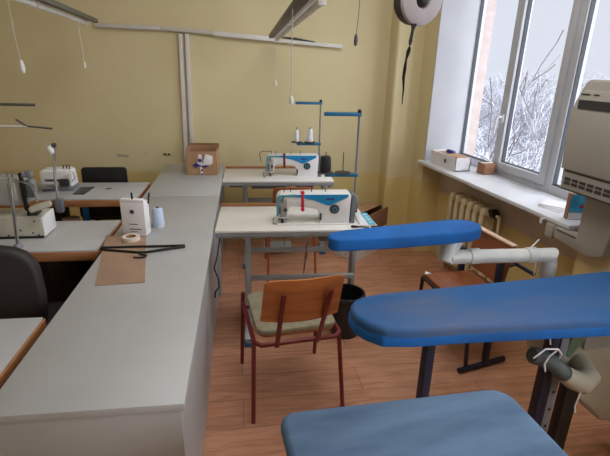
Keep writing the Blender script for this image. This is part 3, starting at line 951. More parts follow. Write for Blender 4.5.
# far overlock machine
t = thing('overlock_machine', 'small white overlock machine on the back left table', 'sewing machine', (-1.02, 3.36, T), -0.12)
t.scale = (0.86, 0.86, 0.84)
MB().prism([(0, 0.035), (0, 0.15), (0.02, 0.172), (0.20, 0.176), (0.232, 0.16), (0.24, 0.035)], -0.05, 0.09, 'xz', 0.014, 3).done('body', 'mach_white', t)
MB().box((0.12, 0.03, 0.018), (0.23, 0.16, 0.036), 0.006).done('base', 'mach_grey', t)
MB().box((0.09, -0.0515, 0.090), (0.10, 0.003, 0.018)).done('brand_mark', 'darkgrey', t)
MB().box((0.06, -0.07, 0.045), (0.10, 0.06, 0.03), 0.008).done('cloth_plate', 'chrome', t)
MB().box((0.185, -0.062, 0.075), (0.075, 0.03, 0.06), 0.01).done('needle_block', 'dark_steel', t)
MB().prism([(0.19, 0.13), (0.245, 0.16), (0.252, 0.10), (0.225, 0.07)], -0.056, -0.04, 'xz', 0.004).done('side_cover', 'mach_white', t)
for x in (0.17, 0.195, 0.215):
    MB().tube([(x, 0.0, 0.17), (x, 0.0, 0.205)], 0.005, 8).done('tension_knob', 'dark_steel', t)
MB().tube([(0.21, -0.03, 0.17), (0.25, -0.04, 0.15), (0.262, -0.045, 0.11), (0.24, -0.05, 0.08)], 0.003, 6).done('thread_lever', 'chrome', t)
tag(MB().prism([(-0.805, 3.20), (-0.735, 3.19), (-0.70, 3.37), (-0.795, 3.385)], T, T + 0.006, 'xy', 0.002).done('dark_mat', 'dial'), 'dark flat mat beside the small overlock machine', 'mat')
tag(MB().box((-0.60, 3.32, T + 0.003), (0.035, 0.012, 0.006), 0.002, (0, 0, 0.5)).done('chalk_piece', 'darkgrey'), 'tiny dark chalk piece lying on the back left table', 'chalk')
# work lamp clamped to the far table's front edge
t = thing('work_lamp', 'slender clamp lamp standing before the small overlock machine', 'lamp', (-0.848, 3.055, T))
MB().tube([(0, -0.02, -0.05), (-0.004, -0.02, 0.05), (-0.006, -0.005, 0.16), (0.006, 0, 0.26), (0.016, 0, 0.33), (0.022, 0, 0.350)], 0.008, 8).done('gooseneck', 'chrome', t)
MB().box((-0.004, -0.012, -0.025), (0.045, 0.05, 0.09), 0.008).done('clamp', 'mach_grey', t)
MB().lathe([(0, 0), (0.017, 0.004), (0.022, 0.02), (0.020, 0.05), (0, 0.055)], (0.0, 0.0, 0.298), 16, Matrix.Rotation(R(-20), 4, 'Y')).done('lamp_head', 'lamp_white', t)
MB().box((0.016, 0, 0.352), (0.026, 0.026, 0.026), 0.006).done('switch', 'darkgrey', t)
# far dark chair
t = thing('office_chair', 'black low backed chair behind the back left table', 'chair', (-0.672, 3.80, 0), PI - 0.1)
MB().prism(rrect(-0.165, 0.62, 0.165, 0.828, 0.025), 0.10, 0.135, 'xz', 0.010).done('backrest', 'black', t)
MB().prism(rrect(-0.19, -0.20, 0.19, 0.20, 0.04), 0.43, 0.47, 'xy', 0.012).done('seat', 'black', t)
for x in (-0.10, 0.10):
    MB().bar((x, 0.12, 0.40), (x, 0.137, 0.70), 0.025, 0.008).done('back_upright', 'black', t)
for x in (-0.17, 0.17):
    for y in (-0.17, 0.17):
        MB().tube([(x, y, 0.44), (x * 1.08, y * 1.08, 0)], 0.011, 8).done('leg', 'black', t)

# long beige machine on the middle left table
t = thing('industrial_machine', 'long beige industrial machine with grey head on the left table', 'sewing machine', (-0.76, 2.375, T), -0.10)
MB().box((-0.33, 0.075, 0.062), (0.66, 0.155, 0.10), 0.006).done('bed', 'old_beige', t)
MB().box((-0.33, 0.075, 0.006), (0.655, 0.15, 0.012)).done('rubber_base', 'black', t)
MB().prism([(0.0, 0.008), (0.15, 0.008), (0.15, 0.112), (0.0, 0.112)], 0.0, 0.008, 'yz', 0.003).done('end_plate', 'mach_white', t)
for x, z in ((-0.03, 0.09), (-0.045, 0.03), (-0.02, 0.018), (-0.10, 0.045), (-0.16, 0.02)):
    MB().lathe([(0, 0), (0.005, 0), (0.005, 0.002), (0, 0.002)], (x, -0.002, z), 8, Matrix.Rotation(PI / 2, 4, 'X')).done('screw', 'dark_steel', t)
MB().prism([(-0.66, 0.11), (-0.66, 0.30), (-0.14, 0.30), (-0.07, 0.285), (-0.065, 0.165), (-0.15, 0.16), (-0.42, 0.18), (-0.46, 0.112)], 0.03, 0.13, 'xz', 0.010).done('head', 'old_grey', t)
MB().prism([(-0.055, 0.20), (-0.026, 0.20), (-0.022, 0.27), (-0.035, 0.29), (-0.055, 0.29)], 0.035, 0.08, 'xz', 0.004).done('needle_cover', 'mach_grey', t)
MB().box((-0.066, 0.025, 0.235), (0.015, 0.02, 0.19), 0.003).box((-0.06, 0.03, 0.135), (0.015, 0.02, 0.05), 0.003).done('needle_bar', 'black', t)
MB().tube([(-0.016, 0.03, 0.27), (-0.014, 0.03, 0.18)], 0.006, 8).tube([(-0.10, 0.02, 0.30), (-0.02, 0.01, 0.27), (-0.012, 0.02, 0.20)], 0.003, 6).done('presser_bar', 'chrome', t)
MB().box((0.012, -0.005, 0.168), (0.10, 0.045, 0.026), 0.006, (0, R(-16), R(12))).done('finger_guard', 'old_beige', t)
MB().box((-0.045, 0.05, 0.118), (0.05, 0.06, 0.012), 0.003).done('clamp_foot', 'dark_steel', t)
MB().box((-0.035, 0.04, 0.318), (0.034, 0.03, 0.032), 0.005).box((-0.056, 0.025, 0.318), (0.016, 0.016, 0.026), 0.004).done('tension_unit', 'mach_grey', t)
b = MB()
for x in (-0.20, -0.17, -0.14, -0.12):
    b.tube([(x, 0.06, 0.29), (x, 0.06, 0.325)], 0.005, 6)
b.tube([(-0.20, 0.06, 0.325), (-0.10, 0.05, 0.315), (-0.02, 0.04, 0.30)], 0.0025, 6)
b.done('thread_guide', 'chrome', t)
MB().box((-0.115, 0.026, 0.235), (0.03, 0.008, 0.09), 0.004).done('side_lever', 'old_beige', t)
MB().tube([(-0.175, 0.05, 0.29), (-0.182, 0.05, 0.40)], 0.0025, 6).done('spool_pin', 'dark_steel', t)
# leaning chrome post in front of it
t = thing('chrome_post', 'slanting chrome post standing before the long beige machine', 'post', (-0.842, 2.262, T))
MB().tube([(0, 0, 0), (0.006, 0, 0.10), (0.022, 0.0, 0.34)], 0.008, 10).done('rod', 'chrome', t)
MB().lathe([(0, 0), (0.022, 0), (0.022, 0.008), (0.012, 0.02), (0, 0.02)], n=16).done('foot', 'mach_grey', t)
# thread stands standing to the left, only their arms reach into view
def wire_stand(loc, H, arms, label):
    t_ = thing('wire_thread_stand', label, 'thread stand', loc)
    MB().tube([(0, 0, 0), (0, 0, H)], 0.007, 8).done('pole', 'dark_steel', t_)
    MB().lathe([(0, 0), (0.03, 0), (0.03, 0.01), (0, 0.012)], n=14).done('clamp', 'dark_steel', t_)
    for pts, r, mm in arms:
        MB().tube(pts, r, 6).done('thread_arm', mm, t_)
wire_stand((-1.32, 2.68, T), 0.52, [([(0, 0, 0.512), (0.478, 0, 0.513)], 0.006, 'trunk'), ([(0.43, 0, 0.548), (0.478, 0, 0.513), (0.595, 0.0, 0.500)], 0.005, 'darkgrey')], 'thread stand on the left whose pale arm ends in a dark fork')
wire_stand((-1.42, 3.40, T), 0.57, [([(0, 0, 0.566), (0.42, 0, 0.559)], 0.010, 'lamp_body')], 'thread stand at the back left with a straight dark arm')

# office chair
t = thing('office_chair', 'dark brown padded office chair back beside the left tables', 'chair', (-0.835, 1.93, 0), 0.05)
pts = []
for i in range(24):
    a = 2 * PI * i / 24
    cx_, sx_ = math.cos(a), math.sin(a)
    pts.append((0.235 * math.copysign(abs(cx_) ** 0.55, cx_), 0.75 + 0.205 * math.copysign(abs(sx_) ** 0.55, sx_)))
MB().prism(pts, -0.215, -0.15, 'xz', 0.022, 3).done('backrest', 'office', t)
MB().prism(rrect(-0.23, -0.16, 0.23, 0.24, 0.07), 0.43, 0.50, 'xy', 0.022, 3).done('seat', 'office', t)
MB().bar((0, -0.13, 0.44), (0, -0.16, 0.70), 0.06, 0.012, 0.003).done('back_bracket', 'black', t)
MB().tube([(0, 0.03, 0.06), (0, 0.03, 0.44)], 0.025, 12).done('gas_column', 'black', t)
for k in range(5):
    a = 2 * PI * k / 5 + 0.3
    lo = MB().bar((0, 0.03, 0.09), (0.26 * math.cos(a), 0.03 + 0.26 * math.sin(a), 0.07), 0.035, 0.025, 0.006).done('base_leg', 'black', t)
    MB().lathe([(0, -0.012), (0.026, -0.012), (0.028, 0), (0.026, 0.012), (0, 0.012)], (0.26 * math.cos(a), 0.03 + 0.26 * math.sin(a), 0.028), 16, Matrix.Rotation(PI / 2, 4, 'X')).done('castor', 'black', lo)

# ------------------------------------------------------------------ ironing station (right)
t = thing('ironing_station', 'blue covered ironing station with white pipe arm and sleeve board', 'ironing station', (1.2, 1.2, 0))
def L(p):
    return (p[0] - 1.2, p[1] - 1.2) + tuple(p[2:])
outl = [(0.466, 1.235), (0.473, 1.275), (0.498, 1.305), (0.54, 1.327), (0.62, 1.337), (0.90, 1.338), (1.55, 1.345), (1.78, 1.345), (1.80, 1.31), (1.80, 0.99), (1.77, 0.975), (1.28, 1.025), (0.76, 1.082), (0.62, 1.092), (0.53, 1.112), (0.49, 1.155), (0.470, 1.195)]
MB().prism([L(p) for p in reversed(outl)], 0.79, 0.85, 'xy', 0.018, 3).done('ironing_board', 'cloth_worn', t)
b = MB().prism([L(((p[0] - 1.13) * 1.004 + 1.13, (p[1] - 1.17) * 1.014 + 1.17)) for p in reversed(outl)], 0.782, 0.822, 'xy', 0.008)
b.done('cover_skirt', 'cloth_blue', t)
slv = [(0.462, 1.515), (0.468, 1.545), (0.49, 1.566), (0.55, 1.582), (0.80, 1.606), (0.99, 1.630), (1.07, 1.626), (1.112, 1.598), (1.122, 1.553), (1.102, 1.510), (1.05, 1.485), (0.95, 1.476), (0.75, 1.470), (0.55, 1.474), (0.49, 1.480), (0.468, 1.496)]
MB().prism([L(p) for p in reversed(slv)], 0.952, 1.002, 'xy', 0.020, 3).done('sleeve_board', 'cloth_blue', t)
# white pipe: down-leg behind the board, horizontal run, diagonal up to the sleeve board
pp = MB().tube([L(p) for p in [(0.965, 1.50, 0.886), (1.02, 1.50, 0.885), (1.36, 1.47, 0.879), (1.408, 1.466, 0.878), (1.410, 1.465, 0.84), (1.412, 1.44, 0.60)]], 0.029, 16)
pp.tube([L(p) for p in [(0.950, 1.50, 0.868), (0.968, 1.513, 0.905), (0.985, 1.53, 0.945)]], [0.031, 0.035, 0.042], 16)
po = pp.done('pipe_arm', 'pipe', t)
for x, y, z in ((1.05, 1.497, 0.8845), (1.30, 1.475, 0.8805)):
    MB().lathe([(0.029, 0), (0.0325, 0.0), (0.0325, 0.045), (0.029, 0.045)], L((x, y, z)), 18, Matrix.Rotation(PI / 2, 4, 'Y')).done('pipe_collar', 'pipe', po)
MB().lathe([(0.029, 0), (0.033, 0.0), (0.033, 0.05), (0.029, 0.05)], L((1.411, 1.4635, 0.80)), 18).done('pipe_collar', 'pipe', po)
MB().tube([L((1.325, 1.44, 0.865)), L((1.33, 1.44, 0.79))], 0.002, 6).done('cable_tie', 'pipe', po)
MB().tube([L((1.31, 1.47, 0.912)), L((1.355, 1.48, 0.945))], 0.003, 6).done('cable_tie', 'pipe', po)
# frame under the board
for x, y in ((0.752, 1.215), (1.212, 1.165), (1.74, 1.2)):
    MB().bar(L((x, y, 0.79)), L((x, y, 0.0)), 0.032, 0.04, 0.004, (0, 1, 0)).done('leg', 'navy', t)
MB().bar(L((0.70, 1.215, 0.775)), L((1.74, 1.20, 0.775)), 0.05, 0.025, 0.004).done('top_rail', 'navy', t)
sp = MB().box(L((1.262, 1.160, 0.42)), (0.034, 0.012, 0.60), 0.002).done('perforated_strap', 'mach_grey', t)
b = MB()
for z in (0.30, 0.38, 0.46, 0.54):
    b.lathe([(0, 0), (0.006, 0), (0.006, 0.002), (0, 0.002)], L((1.262, 1.153, z)), 8, Matrix.Rotation(PI / 2, 4, 'X'))
b.done('strap_hole', 'black', sp)
MB().bar(L((1.345, 1.165, 0.54)), L((1.345, 1.165, 0.0)), 0.062, 0.04, 0.004, (0, 1, 0)).done('leg', 'black', t)
MB().prism([(0.035, 0.78), (0.035, 0.60), (0.07, 0.52), (0.17, 0.42), (0.32, 0.29), (0.40, 0.21), (0.62, 0.17), (0.62, 0.78)], 0.0, 0.13, 'xz', 0.018, 3).done('vacuum_housing', 'unit', t)
MB().prism([(0.13, 0.765), (0.22, 0.765), (0.20, 0.68), (0.13, 0.58), (0.105, 0.60)], -0.02, 0.002, 'xz', 0.006).done('water_tank', 'teal_tank', t)
MB().prism(rrect(0.19, 0.60, 0.32, 0.74, 0.02), -0.012, 0.002, 'xz', 0.003).done('control_plate', 'old_grey', t)
MB().box((0.40, -0.002, 0.47), (0.03, 0.012, 0.03), 0.004).done('rocker_switch', 'black', t)
# corrugated hose with beige elbow
hp = [Vector(L(p)) for p in ((1.062, 1.085, 0.700), (1.115, 1.09, 0.676), (1.172, 1.095, 0.640), (1.225, 1.10, 0.592), (1.250, 1.10, 0.570))]
path = []
rad = []
n_ = 30
for i in range(n_ + 1):
    q = i / n_ * (len(hp) - 1)
    k = min(int(q), len(hp) - 2)
    path.append(hp[k].lerp(hp[k + 1], q - k))
    rad.append(0.0295 if i % 2 else 0.0225)
hs = MB().tube(path, rad, 16).done('hose', 'hose', t, smooth=20)
MB().tube([L(p) for p in ((1.228, 1.10, 0.590), (1.275, 1.10, 0.556), (1.325, 1.105, 0.530), (1.372, 1.125, 0.534), (1.395, 1.21, 0.555))], [0.031, 0.036, 0.039, 0.037, 0.032], 16).done('hose_elbow', 'unit', t)
MB().tube([L(p) for p in ((1.035, 1.05, 0.715), (1.075, 1.05, 0.745), (1.12, 1.045, 0.742), (1.145, 1.05, 0.715), (1.15, 1.06, 0.690))], 0.0028, 6).done('string', 'paper', hs)
MB().tube([L(p) for p in ((1.125, 1.05, 0.735), (1.098, 1.05, 0.715), (1.085, 1.05, 0.685), (1.095, 1.05, 0.655))], 0.0028, 6).done('string', 'paper', hs)
MB().tube([L(p) for p in ((1.145, 1.13, 0.79), (1.142, 1.10, 0.72))], 0.0025, 6).done('string', 'paper', hs)
MB().tube([L(p) for p in ((1.285, 1.065, 0.525), (1.27, 1.06, 0.47), (1.28, 1.06, 0.44))], 0.003, 6).done('string', 'paper', hs)

# pale blue ironing table in front
t = thing('ironing_table', 'pale blue covered ironing table nearest the camera', 'ironing table', (0.47, 0.62, 0))
o2 = rrect(-0.308, -0.42, 0.304, 0.268, (0.06, 0.058, 0.04, 0.06), 7)
o2 = [(x, y - 0.045 * (x + 0.308)) for x, y in o2]
MB().prism(o2, 0.755, 0.80, 'xy', 0.016, 3).done('padded_top', 'denim', t)
MB().prism([(x * 0.97, y * 0.97 - 0.004) for x, y in o2], 0.735, 0.757, 'xy', 0.003).done('board', 'navy', t)
for x in (-0.24, 0.22):
    for y in (-0.36, 0.17):
        MB().bar((x, y, 0.74), (x, y, 0.0), 0.03, 0.03, 0.003).done('leg', 'navy', t)
for x in (-0.24, 0.22):
    MB().bar((x, -0.36, 0.16), (x, 0.17, 0.16), 0.025, 0.025).done('stretcher', 'navy', t)

# ------------------------------------------------------------------ navy framed chair by the radiator
t = thing('school_chair', 'dark plywood chair with navy T-foot frame between the radiator and the ironing station', 'chair', (1.48, 2.05, 0), 0)
MB().prism([(-0.20, -0.17), (0.12, -0.17), (0.12, 0.17), (-0.20, 0.17)], 0.435, 0.452, 'xy', 0.005).done('seat', 'ply_dark', t)
MB().prism([(0.075, 0.50), (0.090, 0.50), (0.125, 0.728), (0.105, 0.728)], -0.155, 0.175, 'xz', 0.002).done('backrest', 'ply_dark', t)
MB().bar((0.116, -0.157, 0.732), (0.100, 0.178, 0.732), 0.034, 0.012, 0.004).done('top_rail', 'ply_edge', t)
MB().prism([(-0.205, 0.155), (-0.165, 0.155), (-0.185, 0.19)], 0.452, 0.457, 'xy').done('corner_cap', 'paper', t)
MB().tube([(-0.205, -0.165, 0.428), (-0.205, 0.175, 0.428)], 0.011, 8).done('seat_rail', 'brown_black', t)
MB().tube([(0.19, -0.24, 0.605), (0.19, 0.0, 0.60)], 0.011, 8).tube([(0.19, -0.10, 0.60), (0.10, -0.10, 0.58)], 0.008, 8).done('back_rail', 'navy', t)
for y, dz in ((-0.155, 0), (0.185, 0)):
    lo = MB().bar((0.06, y, 0.0 + 0.03), (0.045, y, 0.72 if y < 0 else 0.60), 0.028, 0.036, 0.004, (0, 1, 0)).bar((-0.075, y - 0.02, 0.03), (-0.10, y, 0.44), 0.018, 0.018, 0.003, (0, 1, 0)).done('side_frame', 'navy', t)
    MB().tube([(-0.122, y - 0.032, 0.017), (0.20, y + 0.020, 0.017)], 0.016, 10).done('foot', 'navy', lo)
MB().tube([(-0.205, 0.175, 0.43), (-0.215, 0.185, 0.0)], 0.011, 8).done('leg', 'brown_black', t)

# ------------------------------------------------------------------ radiator, sill things, junction box, AC
t = thing('radiator', 'cream ribbed radiator under the window sill', 'radiator', (1.975, 2.52, 0))
n_ = 6
for i in range(n_):
    y = 0.56 - i * 0.082
    b = MB()
    for dx in (-0.045, 0.045):
        b.tube([(dx, y, 0.15), (dx, y, 0.19), (dx, y, 0.62), (dx, y, 0.66)], [0.012, 0.020, 0.020, 0.014], 10)
    b.box((0, y, 0.655), (0.12, 0.052, 0.07), 0.024, None, 3).box((0, y, 0.16), (0.12, 0.052, 0.07), 0.024, None, 3)
    b.box((0, y, 0.40), (0.075, 0.018, 0.45), 0.006)
    b.done('section', 'radiator', t)
MB().tube([(0, 0.60, 0.655), (0, 0.10, 0.655)], 0.020, 10).tube([(0, 0.60, 0.16), (0, 0.10, 0.16)], 0.020, 10).done('manifold', 'radiator', t)
MB().lathe([(0, 0), (0.026, 0.003), (0.030, 0.02), (0.026, 0.055), (0, 0.06)], (0, 0.11, 0.66), 16, Matrix.Rotation(PI / 2, 4, 'X')).box((-0.01, 0.08, 0.68), (0.06, 0.05, 0.03), 0.008).done('valve_head', 'black', t)
MB().tube([(0.0, 0.08, 0.655), (0.0, 0.03, 0.655), (0.0, 0.02, 0.63), (0, 0.02, 0.0)], 0.011, 10).done('feed_pipe', 'radiator', t)
MB().tube([(0, 0.58, 0.165), (0, 0.66, 0.16), (0.02, 0.67, 0.10), (0.02, 0.67, 0.0)], 0.011, 10).done('feed_pipe', 'radiator', t)

t = thing('carton_tray', 'long white carton of papers at the far end of the sill', 'box', (1.925, 3.09, 0.85), 0)
b = MB()
b.box((0.006, 0.19, 0.052), (0.008, 0.38, 0.104)).box((0.13, 0.19, 0.050), (0.008, 0.38, 0.10)).box((0.068, 0.004, 0.052), (0.13, 0.008, 0.104)).box((0.068, 0.376, 0.052), (0.13, 0.008, 0.104)).box((0.068, 0.19, 0.004), (0.13, 0.38, 0.008))
b.done('carton', 'paper', t, smooth=0)
MB().box((0.068, 0.19, 0.05), (0.115, 0.36, 0.085)).done('paper_stack', 'kraft', t, smooth=0)
MB().box((0.07, 0.10, 0.100), (0.10, 0.16, 0.014), 0.003, (0, 0, 0.1)).done('booklet', 'cardboard', t, smooth=0)
MB().box((0.10, 0.24, 0.108), (0.05, 0.07, 0.03), 0.01, (0.2, 0.1, 0.6)).done('violet_packet', 'violet', t)
MB().box((0.0015, 0.15, 0.055), (0.001, 0.03, 0.03)).done('printed_mark', 'darkgrey', t, smooth=0)
t = thing('cardboard_box', 'small brown cardboard box on the sill beside the white carton', 'box', (2.095, 2.955, 0.85), 0)
MB().box((0.045, 0.05, 0.04), (0.09, 0.10, 0.08), 0.003).done('carton', 'cardboard_dk', t, smooth=0)
MB().box((0.045, 0.05, 0.083), (0.092, 0.03, 0.004)).done('tape_strip', 'tape', t, smooth=0)
t = thing('paper_sheaf', 'loose white papers lying on the near end of the sill', 'paper', (2.02, 2.13, 0.85), 0.2)
for k in range(4):
    MB().box((0.01 * k, 0.012 * k - 0.01, 0.002 + 0.004 * k), (0.15, 0.14, 0.003), 0, (0, 0, 0.12 * k)).done('sheet', 'paper', t, smooth=0)
t = thing('booklet', 'upright blue printed packet standing on the sill beside the air conditioner', 'packet', (1.962, 1.918, 0.85), PI / 2 - 0.30)
MB().box((0.02, 0.0, 0.070), (0.034, 0.10, 0.140), 0.002).done('packet_body', 'cardboard_dk', t, smooth=0)
MB().box((0.003, -0.003, 0.090), (0.003, 0.094, 0.096)).done('blue_cover', 'bluepack', t, smooth=0)
MB().box((0.003, -0.003, 0.021), (0.003, 0.094, 0.036)).done('white_strip', 'paper', t, smooth=0)
MB().box((0.001, -0.015, 0.075), (0.002, 0.016, 0.018)).done('red_mark', 'red', t, smooth=0)

t = thing('air_conditioner', 'warm grey wall air conditioner at the right of the window', 'air conditioner', (XW, 1.375, 0.76))
xs0, xs1 = -0.15, 0.0
MB().prism([(0.475, 0.292), (0.505, 0.665), (0.498, 0.70), (0.455, 0.795), (0.435, 0.806), (-0.36, 0.806), (-0.36, 0.292)], -0.152, 0.0, 'yz', 0.012, 3).done('housing', 'ac', t)
MB().prism([(0.485, 0.392), (0.498, 0.665), (0.445, 0.76), (-0.35, 0.76), (-0.35, 0.392)], -0.160, -0.150, 'yz', 0.005).done('front_panel', 'ac', t)
MB().box((-0.161, 0.13, 0.697), (0.004, 0.66, 0.040), 0.0).done('display_strip', 'ac_dark', t, smooth=0)
MB().box((-0.161, 0.43, 0.742), (0.002, 0.05, 0.006)).box((-0.161, 0.37, 0.742), (0.002, 0.03, 0.006)).done('brand_mark', 'ac_dark', t, smooth=0)
MB().box((-0.1525, 0.06, 0.385), (0.004, 0.80, 0.007)).box((-0.1525, 0.06, 0.296), (0.004, 0.82, 0.005)).done('panel_seam', 'ac_dark', t, smooth=0)
b = MB()
for row in range(2):
    for k in range(16):
        b.box((-0.1535, 0.435 - k * 0.046, 0.348 - row * 0.020), (0.004, 0.034, 0.013))
b.done('vent_grille', 'ac_dark', t, smooth=0)
MB().prism([(0.20, 0.30), (0.405, 0.30), (0.405, 0.061), (0.553, 0.060), (0.553, 0.002), (0.54, -0.008), (0.30, -0.022), (0.235, 0.012)], -0.055, -0.0, 'yz', 0.010, 3).done('lower_casing', 'ac', t)
MB().box((-0.056, 0.47, 0.046), (0.003, 0.13, 0.005)).done('casing_groove', 'ac_dark', t, smooth=0)
t = thing('junction_box', 'small beige junction box under the sill beside the air conditioner', 'junction box', (XW - 0.06, 1.962, 0.742))
MB().box((0.06, 0, 0.04), (0.11, 0.055, 0.075), 0.004).done('cover', 'ac', t)
MB().tube([(0.03, 0.055, 0.09), (-0.005, 0.06, 0.085), (-0.01, 0.05, 0.065)], 0.007, 8).done('conduit_clip', 'pipe', t)

# ------------------------------------------------------------------ wall things and hanging things
t = thing('cable_trunking', 'white horizontal cable trunking along the back wall', 'cable trunking', (0, yb(0) - 0.022, 1.805), WA)
t.scale = (1.024, 1, 1.024)
MB().bar((-0.72, 0, 0.050), (-0.22, 0, 0.044), 0.038, 0.030, 0.003).bar((-0.22, 0, 0.044), (0.69, 0, -0.008), 0.038, 0.028, 0.003).done('trunking', 'trunk', t)
MB().bar((0.20, -0.012, 0.016), (0.69, -0.014, -0.014), 0.03, 0.036, 0.003).done('trunking_cover', 'lamp_white', t)
MB().bar((0.69, 0.0, -0.022), (1.25, 0.0, -0.055), 0.034, 0.028, 0.004).done('trunking_end', 'lamp_white', t)
MB().tube([(0.70, -0.015, 0.006), (0.86, -0.018, -0.006), (1.02, -0.018, -0.026)], [0.006, 0.010, 0.004], 6).done('dark_cable', 'darkgrey', t)
for i, (x0, x1, lab) in enumerate(((-0.066, -0.083, 'left one of the two white vertical cable ducts on the back wall'), (-0.014, -0.029, 'right one of the two white vertical cable ducts on the back wall'))):
    o = MB().bar((x0, yb(x0) - 0.018, 1.812), (x1, yb(x1) - 0.018, 0.76), 0.034, 0.026, 0.004, (0, 1, 0)).done('cable_duct', 'trunk')
    tag(o, lab, 'cable duct', 'vertical cable ducts')
t = thing('wall_socket', 'small double socket low on the back wall left of the ducts', 'socket', (-0.243, yb(-0.243), 0.815), WA)
MB().box((0, -0.003, 0), (0.07, 0.006, 0.026), 0.002).done('plate', 'wall', t)
for x in (-0.02, 0.015):
    MB().box((x, -0.007, 0), (0.022, 0.006, 0.014), 0.002).done('outlet', 'brown_black', t)
tag(MB().box((-0.63, yb(-0.63) - 0.001, 0.795), (0.10, 0.002, 0.026), 0, (0, 0.08, WA)).done('wall_scuff', 'wall_mark'), 'grey scuff patch on the back wall above the black chair', 'scuff mark')
tag(MB().box((-0.43, yb(-0.43) - 0.001, 0.82), (0.012, 0.002, 0.012)).done('wall_hook', 'wall_mark'), 'tiny grey plug in the back wall left of the double socket', 'wall plug')
tag(MB().box((0.97, yb(0.97) - 0.004, 0.93), (0.012, 0.008, 0.012)).done('wall_hook', 'wall_mark'), 'tiny grey plug in the back wall right of the thread stands', 'wall plug')

def luminaire(p0, p1, side, label):
    t_ = thing('strip_lamp', label, 'lamp', p0, 0, 'hanging strip lamps')
    d = Vector(p1) - Vector(p0)
    Ln = d.length
    t_.rotation_euler = (0, math.atan2(0, 1), math.atan2(d.y, d.x))
    MB().box((Ln / 2, -side * 0.008, 0.020), (Ln, 0.034, 0.028), 0.003).done('channel', 'lamp_body', t_)
    MB().prism([(side * 0.008, 0.006), (side * 0.052, 0.018), (side * 0.053, 0.023), (side * 0.010, 0.014)], 0.0, Ln - 0.02, 'yz').done('reflector', 'lamp_white', t_)
    for k in range(2):
        a0 = 0.14 + k * (Ln - 0.14) / 2
        a1 = a0 + (Ln - 0.14) / 2 - 0.08
        tb = MB().tube([(a0, side * 0.034, -0.006), (a1, side * 0.034, -0.006)], 0.012, 12).done('tube', 'lamp_white', t_)
        for x in (a0 - 0.008, a1 + 0.008):
            MB().box((x, side * 0.034, 0.0), (0.016, 0.026, 0.036), 0.003).done('lamp_holder', 'lamp_white', tb)
    for x in (2.15, Ln - 0.05):
        MB().tube([(x, 0, 0.03), (x, 0, ZC - p0[2])], 0.005, 6).done('hanger_rod', 'dark_steel', t_)
    return t_
luminaire((-0.668, 3.95, 1.845), (-0.69, 1.45, 1.845), -1, 'left one of the two unlit strip lamps hanging below the ceiling')
luminaire((0.655, 3.95, 1.785), (0.352, 1.40, 1.785), 1, 'right one of the two unlit strip lamps hanging below the ceiling')

def pull(loc, top, label, dark=False, slant=0.0, r=0.011, hh=0.05):
    t_ = thing('pull_cord', label, 'pull cord', loc, 0, 'hanging pull cords')
    z1 = top - loc[2]
    MB().tube([(0, 0, 0.02), (-slant * 0.3, 0, 0.14), (-slant, 0, z1)], 0.0022, 6).done('cord', 'darkgrey' if dark else 'trunk', t_)
    MB().lathe([(0, -hh / 2), (r * 0.7, -hh * 0.42), (r, -hh * 0.1), (r * 0.75, hh * 0.3), (0.003, hh / 2), (0, hh / 2)], n=14).done('toggle', 'darkgrey' if dark else 'lamp_white', t_)
pull((-0.915, 3.0, 1.550), ZC, 'white pull cord with oval toggle at the far left of the back wall', False, 0.035, 0.015, 0.075)
pull((-0.688, 3.5, 1.560), 1.845, 'thin pull cord hanging from the left strip lamp', False, 0.01, 0.008, 0.04)
pull((0.652, 3.75, 1.455), 1.785, 'short pull cord at the wall end of the right strip lamp', False, 0.0, 0.009, 0.05)
pull((0.366, 1.76, 1.470), 1.785, 'long pull cord with white oval toggle over the sewing machines', False, 0.0, 0.009, 0.032)
pull((1.040, 3.0, 1.755), ZC, 'pull cord with grey toggle above the thread stands', True, -0.03, 0.013, 0.075)

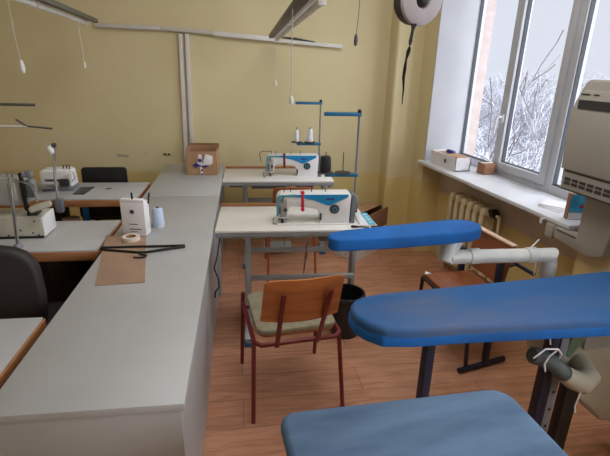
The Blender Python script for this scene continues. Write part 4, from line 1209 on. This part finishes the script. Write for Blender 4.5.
# the hanging reel with a twisted black strap
t = thing('hanging_reel', 'pinkish grey reel with dark rim hanging near the window, black strap dangling', 'reel', (1.215, 2.5, 1.945))
ax = Vector((0.22, -0.95, -0.14)).normalized()
Rm = ax.to_track_quat('Z', 'Y').to_matrix().to_4x4()
MB().lathe([(0.050, 0.035), (0.118, 0.035), (0.130, 0.030), (0.135, 0.02), (0.135, 0.012)], n=40, Mx=Rm).lathe([(0.05, 0.035), (0.045, 0.028), (0.045, -0.055)], n=32, Mx=Rm).done('face_plate', 'reel', t)
MB().lathe([(0.045, -0.056), (0.128, -0.056), (0.135, -0.050), (0.1355, 0.012), (0.130, 0.013), (0.045, -0.02)], n=40, Mx=Rm).done('rim', 'reel_dark', t)
MB().lathe([(0, -0.045), (0.042, -0.045), (0.040, 0.02), (0.02, 0.045), (0, 0.046)], n=24, Mx=Rm).done('hub', 'black', t)
MB().bar((-0.02, 0.06, 0.02), (-0.02, 0.06, ZC - 1.945), 0.03, 0.012, 0.002).bar((-0.18, 0.06, 0.045), (0.0, 0.06, 0.045), 0.02, 0.02, 0.003).done('bracket', 'dark_steel', t)
st = MB()
pts = [(-0.035, -0.03, -0.125), (-0.045, -0.03, -0.20), (-0.05, -0.03, -0.25), (-0.062, -0.03, -0.31), (-0.068, -0.03, -0.40), (-0.062, -0.03, -0.46), (-0.062, -0.03, -0.545)]
wds = [0.034, 0.024, 0.032, 0.020, 0.016, 0.009, 0.007]
b2 = bmesh.new()
rows = []
for i in range(25):
    q = i / 24 * (len(pts) - 1)
    k = min(int(q), len(pts) - 2)
    p = Vector(pts[k]).lerp(Vector(pts[k + 1]), q - k)
    wd = wds[k] + (wds[k + 1] - wds[k]) * (q - k)
    a = 0.4 * math.sin(i * 0.9) + i * 0.16
    dx = Vector((math.cos(a), math.sin(a), 0)) * wd / 2
    dn = Vector((-math.sin(a), math.cos(a), 0)) * 0.002
    rows.append([b2.verts.new(p - dx - dn), b2.verts.new(p + dx - dn), b2.verts.new(p + dx + dn), b2.verts.new(p - dx + dn)])
for a_, c_ in zip(rows, rows[1:]):
    for j in range(4):
        b2.faces.new((a_[j], a_[(j + 1) % 4], c_[(j + 1) % 4], c_[j]))
b2.faces.new(rows[0])
b2.faces.new(rows[-1])
st._merge(b2)
st.done('strap', 'strap', t, smooth=30)

# unseen panel added as a body for the overhead fill light
t = thing('fill_light_panel', 'flat white panel added above the sewing tables as body of the fill light, unseen', 'lamp', (0.7, 1.9, 2.92))
MB().box((0, 0, 0.055), (1.5, 1.5, 0.05), 0.004).done('housing', 'lamp_white', t)
